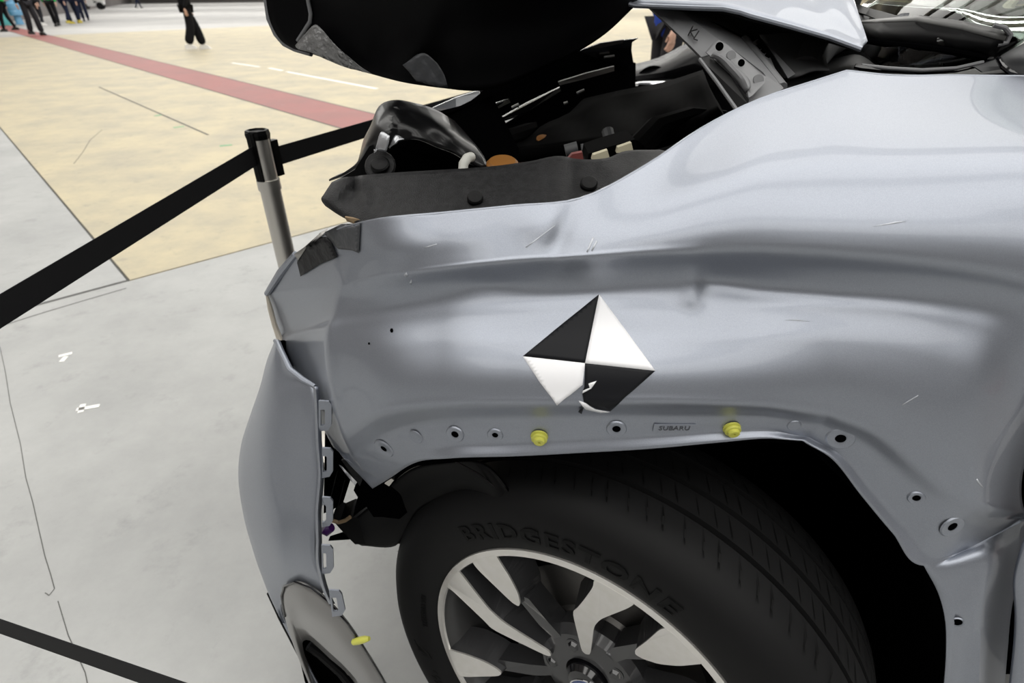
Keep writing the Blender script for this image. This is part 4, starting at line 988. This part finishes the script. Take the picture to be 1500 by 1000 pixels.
def person(loc, rz, label, top, pants, shoes, stride=.25, h=1.7, long_top=False, wide=0.0, arm=.12, lean=0.0):
    k = h/1.7; root = empty('person', loc, rz, label, 'person'); root.scale = (k, k, k)
    hip, knee, ank = .90, .49, .085
    # faces +x; legs swing along x
    f, b_ = stride, -stride*.8
    L = [(0, .09, hip), (f*.5+.03, .10, knee), (f, .10, ank)]; Rr = [(0, -.09, hip), (b_*.3+.03, -.10, knee), (b_, -.10, ank+.04)]
    tr = [(0, 0, .98), *L, *Rr]
    skinmesh('trousers', tr, [(0, 1), (1, 2), (2, 3), (0, 4), (4, 5), (5, 6)], [(.15, .115), (.10, .095), (.068+wide, .07+wide), (.055+wide*1.4, .06+wide*1.4)]+[(.10, .095), (.068+wide, .07+wide), (.055+wide*1.4, .06+wide*1.4)], pants, root)
    zt = .80 if long_top else .92
    tv = [(0, 0, zt), (0, 0, 1.12), (.01+lean*.5, 0, 1.32), (lean, 0, 1.43), (lean, .17, 1.40), (lean-arm*.3, .235, 1.13), (lean+arm, .24, .90), (lean, -.17, 1.40), (lean+arm*.3, -.235, 1.13), (lean-arm*.6, -.24, .90)]
    skinmesh('jacket', tv, [(0, 1), (1, 2), (2, 3), (3, 4), (4, 5), (5, 6), (3, 7), (7, 8), (8, 9)], [(.155, .125), (.15, .115), (.165, .12), (.10, .09), .075, .056, .045, .075, .056, .045], top, root)
    hv = [(lean, 0, 1.42), (lean+.01, 0, 1.52), (lean+.02, 0, 1.58), (lean+.02, 0, 1.65), (lean+.02, 0, 1.70)]
    body = skinmesh('body', hv, [(0, 1), (1, 2), (2, 3), (3, 4)], [.055, .052, (.085, .07), (.095, .078), (.06, .05)], M_skin, root)
    LOCAL[0] = True
    for sy_ in (.032, -.032):
        q = MB(); q.lathe([(0, .011), (.004, .008), (.006, 0)], (lean+.105, sy_, 1.612), (1, 0, 0), None, 10); q.build('eye', M_hair, body)
    q = MB(); q.add([(lean+.105, -.012, 1.575), (lean+.105, .012, 1.575), (lean+.10, 0, 1.61), (lean+.128, 0, 1.578)], [(0, 1, 3), (1, 2, 3), (2, 0, 3)]); q.build('nose', M_skin, body)
    hr = MB()
    for i in range(7):
        a = math.pi*i/6
    hr.lathe([(.0, .112), (.05, .106), (.09, .075), (.108, .03), (.112, 0)], (lean+.005, 0, 1.635), (-.15, 0, 1), None, 20); hr.build('hair', M_hair, root)
    for sg, pa_ in ((1, (lean+arm, .24, .90)), (-1, (lean-arm*.6, -.24, .90))):
        c = Vector(pa_); hvv = [c, c+Vector((.01, 0, -.07))]; ed = [(0, 1)]; rd = [.028, (.036, .018)]
        for q_, (dx, ln) in enumerate(((-.026, .065), (-.009, .078), (.009, .073), (.026, .058))):
            i0 = len(hvv); hvv += [c+Vector((.01+dx, 0, -.10)), c+Vector((.018+dx, -.006*sg, -.10-ln*.5)), c+Vector((.034+dx, -.014*sg, -.10-ln*.85))]
            ed += [(1, i0), (i0, i0+1), (i0+1, i0+2)]; rd += [.010, .009, .008]
        i0 = len(hvv); hvv += [c+Vector((.040, -.01*sg, -.055)), c+Vector((.052, -.018*sg, -.095))]; ed += [(1, i0), (i0, i0+1)]; rd += [.010, .008]
        skinmesh('hand', hvv, ed, rd, M_skin, root, 1)
    for (fx, fy, fz) in ((f, .10, 0), (b_, -.10, .04)):
        q = MB(); x0, x1 = fx-.09, fx+.18
        q.add([(x0, fy-.04, fz), (x0, fy+.04, fz), (x1-.03, fy+.05, fz), (x1, fy, fz), (x1-.03, fy-.045, fz), (x0, fy-.04, fz+.09), (x0, fy+.04, fz+.09), (fx+.05, fy+.045, fz+.10), (x1-.05, fy, fz+.055), (fx+.05, fy-.045, fz+.10)],
              [(0,1,2,3,4), (5,9,8,7,6), (0,5,6,1), (1,6,7,2), (2,7,8,3), (3,8,9,4), (4,9,5,0)]); q.build('shoe', shoes, root, smooth=False)
    LOCAL[0] = False
    return root
person(PZ(288, 73), math.radians(35), 'walking person in wide black trousers, dark jacket and white shoes', M_blk, M_blk, M_whs, .20, 1.68, True, .040)
person(PZ(17, 46), math.radians(200), 'person in a green jacket and black trousers at the left edge', M_grn, M_blk, M_bks, .18, 1.72)
person(PZ(55, 52), math.radians(-20), 'person in black walking nearest the red stripe', M_blk, M_char, M_bks, .12, 1.80, False, .018)
person(PZ(85, 39), math.radians(110), 'person in a green and black top standing with legs apart', M_grn, M_blk, M_bks, .18, 1.74, False, .010)
person(PZ(64, 38), math.radians(70), 'person in charcoal with white shoes half hidden behind others', M_char, M_char, M_whs, .10, 1.74)
person(PZ(103, 35), math.radians(60), 'person in navy work clothes with yellow shoes, left of the pair', M_navy, M_navy, M_yls, .13, 1.76, False, .012)
person(PZ(117, 34), math.radians(80), 'person in navy work clothes with yellow shoes, nearer the white cart', M_navy, M_navy, M_yls, .10, 1.72, False, .01)
person(PZ(127, 31), math.radians(120), 'person in dark navy clothes and black shoes beside the white cart', M_navy, M_navy, M_bks, .09, 1.75, False, .012)
person(PZ(203, 12), math.radians(30), 'farthest person in navy trousers alone across the hall', M_navy, M_navy, M_bks, .25, 1.72)
person(Vector((1.36, 5.5, 0)), math.radians(200), 'person in a blue jacket standing beyond the black car', M_blu, M_char, M_bks, .08, 1.72, True)
person(Vector((1.72, 5.9, 0)), math.radians(160), 'person in black standing behind the one in blue', M_blk, M_blk, M_bks, .08, 1.72, True)

# white utility cart far off
M_cart = mat('white_cart_body', (.75, .75, .74), .35, coat=.4)
cp = PZ(138, 14); ct = empty('utility_cart', (cp.x, cp.y, 0), math.radians(25), 'small white utility cart beside the group of people', 'cart')
LOCAL[0] = True
m = MB(); pr = [(-1.0,.35),(-.9,.28),(.75,.28),(.95,.40),(1.0,.75),(.92,1.05),(.3,1.12),(.1,1.75),(-.9,1.8),(-1.05,1.5)]
m.prism([(x, -.65, z) for x, z in pr], (0, 1.3, 0)); m.build('cart_body', M_cart, ct, smooth=False)
m = MB(); m.box((-.75, -.67, 1.2), (.1, -.64, 1.65)); m.build('cart_window', M_gloss, ct, smooth=False)
m = MB(); m.box((.2, -.67, .55), (.45, -.645, .65)); m.build('cart_badge', M_black, ct, smooth=False)
m = MB(); m.box((.2, -.67, .75), (.35, -.645, .85)); m.build('cart_badge', M_black, ct, smooth=False)
for x in (-.62, .62):
    for y in (-.6, .6):
        q = MB(); q.lathe([(-.1, 0), (-.1, .25), (-.07, .29), (.07, .29), (.1, .25), (.1, 0)], (x, y, .29), (0, 1, 0), None, 20); q.build('cart_wheel', M_rubber, ct)
LOCAL[0] = False
# teal cabinet and blue water bottle by the far wall
M_teal = mat('teal_cabinet_paint', (.10, .42, .42), .5); M_jug = mat('blue_jug', (.16, .36, .55), .25, coat=.3)
tp = PZ(3, 37); tc_ = empty('teal_cabinet', (tp.x, tp.y, 0), math.radians(40), 'teal cabinet at the left edge behind the people', 'cabinet')
LOCAL[0] = True
m = MB(); m.box((-.5, -.3, 0), (.35, .3, 1.0)); m.build('cabinet_body', M_teal, tc_, smooth=False)
m = MB(); m.box((-.46, -.32, .08), (-.09, -.30, .94)); m.build('cabinet_door', M_teal, tc_, smooth=False)
m = MB(); m.box((-.05, -.32, .08), (.31, -.30, .94)); m.build('cabinet_door', M_teal, tc_, smooth=False)
LOCAL[0] = False
jp = PZ(30, 36); jg = empty('water_bottle_stand', (jp.x, jp.y, 0), 0, 'pale blue water bottle on a stand near the far wall', 'water bottle')
LOCAL[0] = True
m = MB(); m.lathe([(0, .2), (.02, .22), (.04, .16), (.35, .14), (.36, .2), (.38, 0)], (0, 0, 0), (0, 0, 1), None, 20); m.build('bottle_stand', M_jug, jg)
m = MB(); m.lathe([(.38, 0), (.38, .26), (.55, .28), (.58, .26), (.62, .28), (.85, .28), (.95, .2), (.98, .08), (1.1, .08), (1.1, 0)], (0, 0, 0), (0, 0, 1), None, 24); m.build('bottle', M_jug, jg)
LOCAL[0] = False

# black car parked on the far side
bc = empty('parked_black_car', (1.6, 3.6, 0), 0, 'glossy black car parked on the far side of the wreck', 'car')
def pY(pts, Y): return [P(x, y, Y) for x, y in pts]
BK = [
 [(800,118,2.75),(800,130,2.62),(800,160,2.58),(800,200,2.58),(800,330,2.62)],
 [(860,108,2.75),(860,116,2.62),(860,150,2.57),(860,200,2.57),(860,330,2.62)],
 [(927,96,2.75),(930,104,2.60),(932,140,2.55),(935,200,2.55),(940,330,2.60)],
 [(965,86,2.74),(968,96,2.58),(970,140,2.54),(972,200,2.54),(975,330,2.60)],
 [(1008,64,2.74),(1012,78,2.58),(1015,140,2.54),(1018,200,2.54),(1020,330,2.60)],
 [(1060,44,2.74),(1062,66,2.58),(1065,140,2.54),(1068,200,2.54),(1070,330,2.60)],
 [(1200,36,2.74),(1200,60,2.58),(1200,140,2.54),(1200,200,2.54),(1200,330,2.60)],
 [(1420,40,2.74),(1420,60,2.58),(1420,140,2.54),(1420,200,2.54),(1420,330,2.60)]]
M_carblk = mat('black_car_paint', (.002, .002, .0023), .25, spec=.07)
bd = sheet('car_body_side', BK, M_carblk, bc, 14, 10, .01)
m = MB(); tl = [P(*r[0]) for r in BK]; m.v = tl+[p+Vector((.0, 1.3, -.45)) for p in tl]; m.f = [(i, i+1, i+1+len(tl), i+len(tl)) for i in range(len(tl)-1)]; o = m.build('car_top_deck', M_bay, bc); solid(o, .01)
hx = P(967, 121, 2.53)
m = MB(); m.tube([hx+Vector((-.12, .02, -.006)), hx+Vector((-.09, -.015, -.003)), hx+Vector((0, -.03, 0)), hx+Vector((.09, -.02, .006)), hx+Vector((.12, .015, .008))], [.008, .012, .013, .012, .008], 10); m.build('door_handle', M_chrome, bc)
m = MB(); m.lathe([(0, .075), (.012, .07), (.02, .0)], hx+Vector((-.03, .01, -.012)), (0, 1, 0), (1, 0, 0), 24); m.build('handle_cup', M_matte, bc)
wc = P(935, 262, 2.50)
m = MB(); m.lathe([(.0, .19), (-.03, .22), (-.03, .33), (.0, .345), (.18, .345), (.2, .3)], Vector((wc.x, wc.y, .345)), (0, 1, 0), (1, 0, 0), 48); m.build('car_wheel', M_rubber, bc)
m = MB(); m.lathe([(.0, 0), (.0, .19), (.02, .2), (.05, .2)], Vector((wc.x, wc.y, .345)), (0, 1, 0), (1, 0, 0), 36); m.build('wheel_disc', M_wdark, bc)
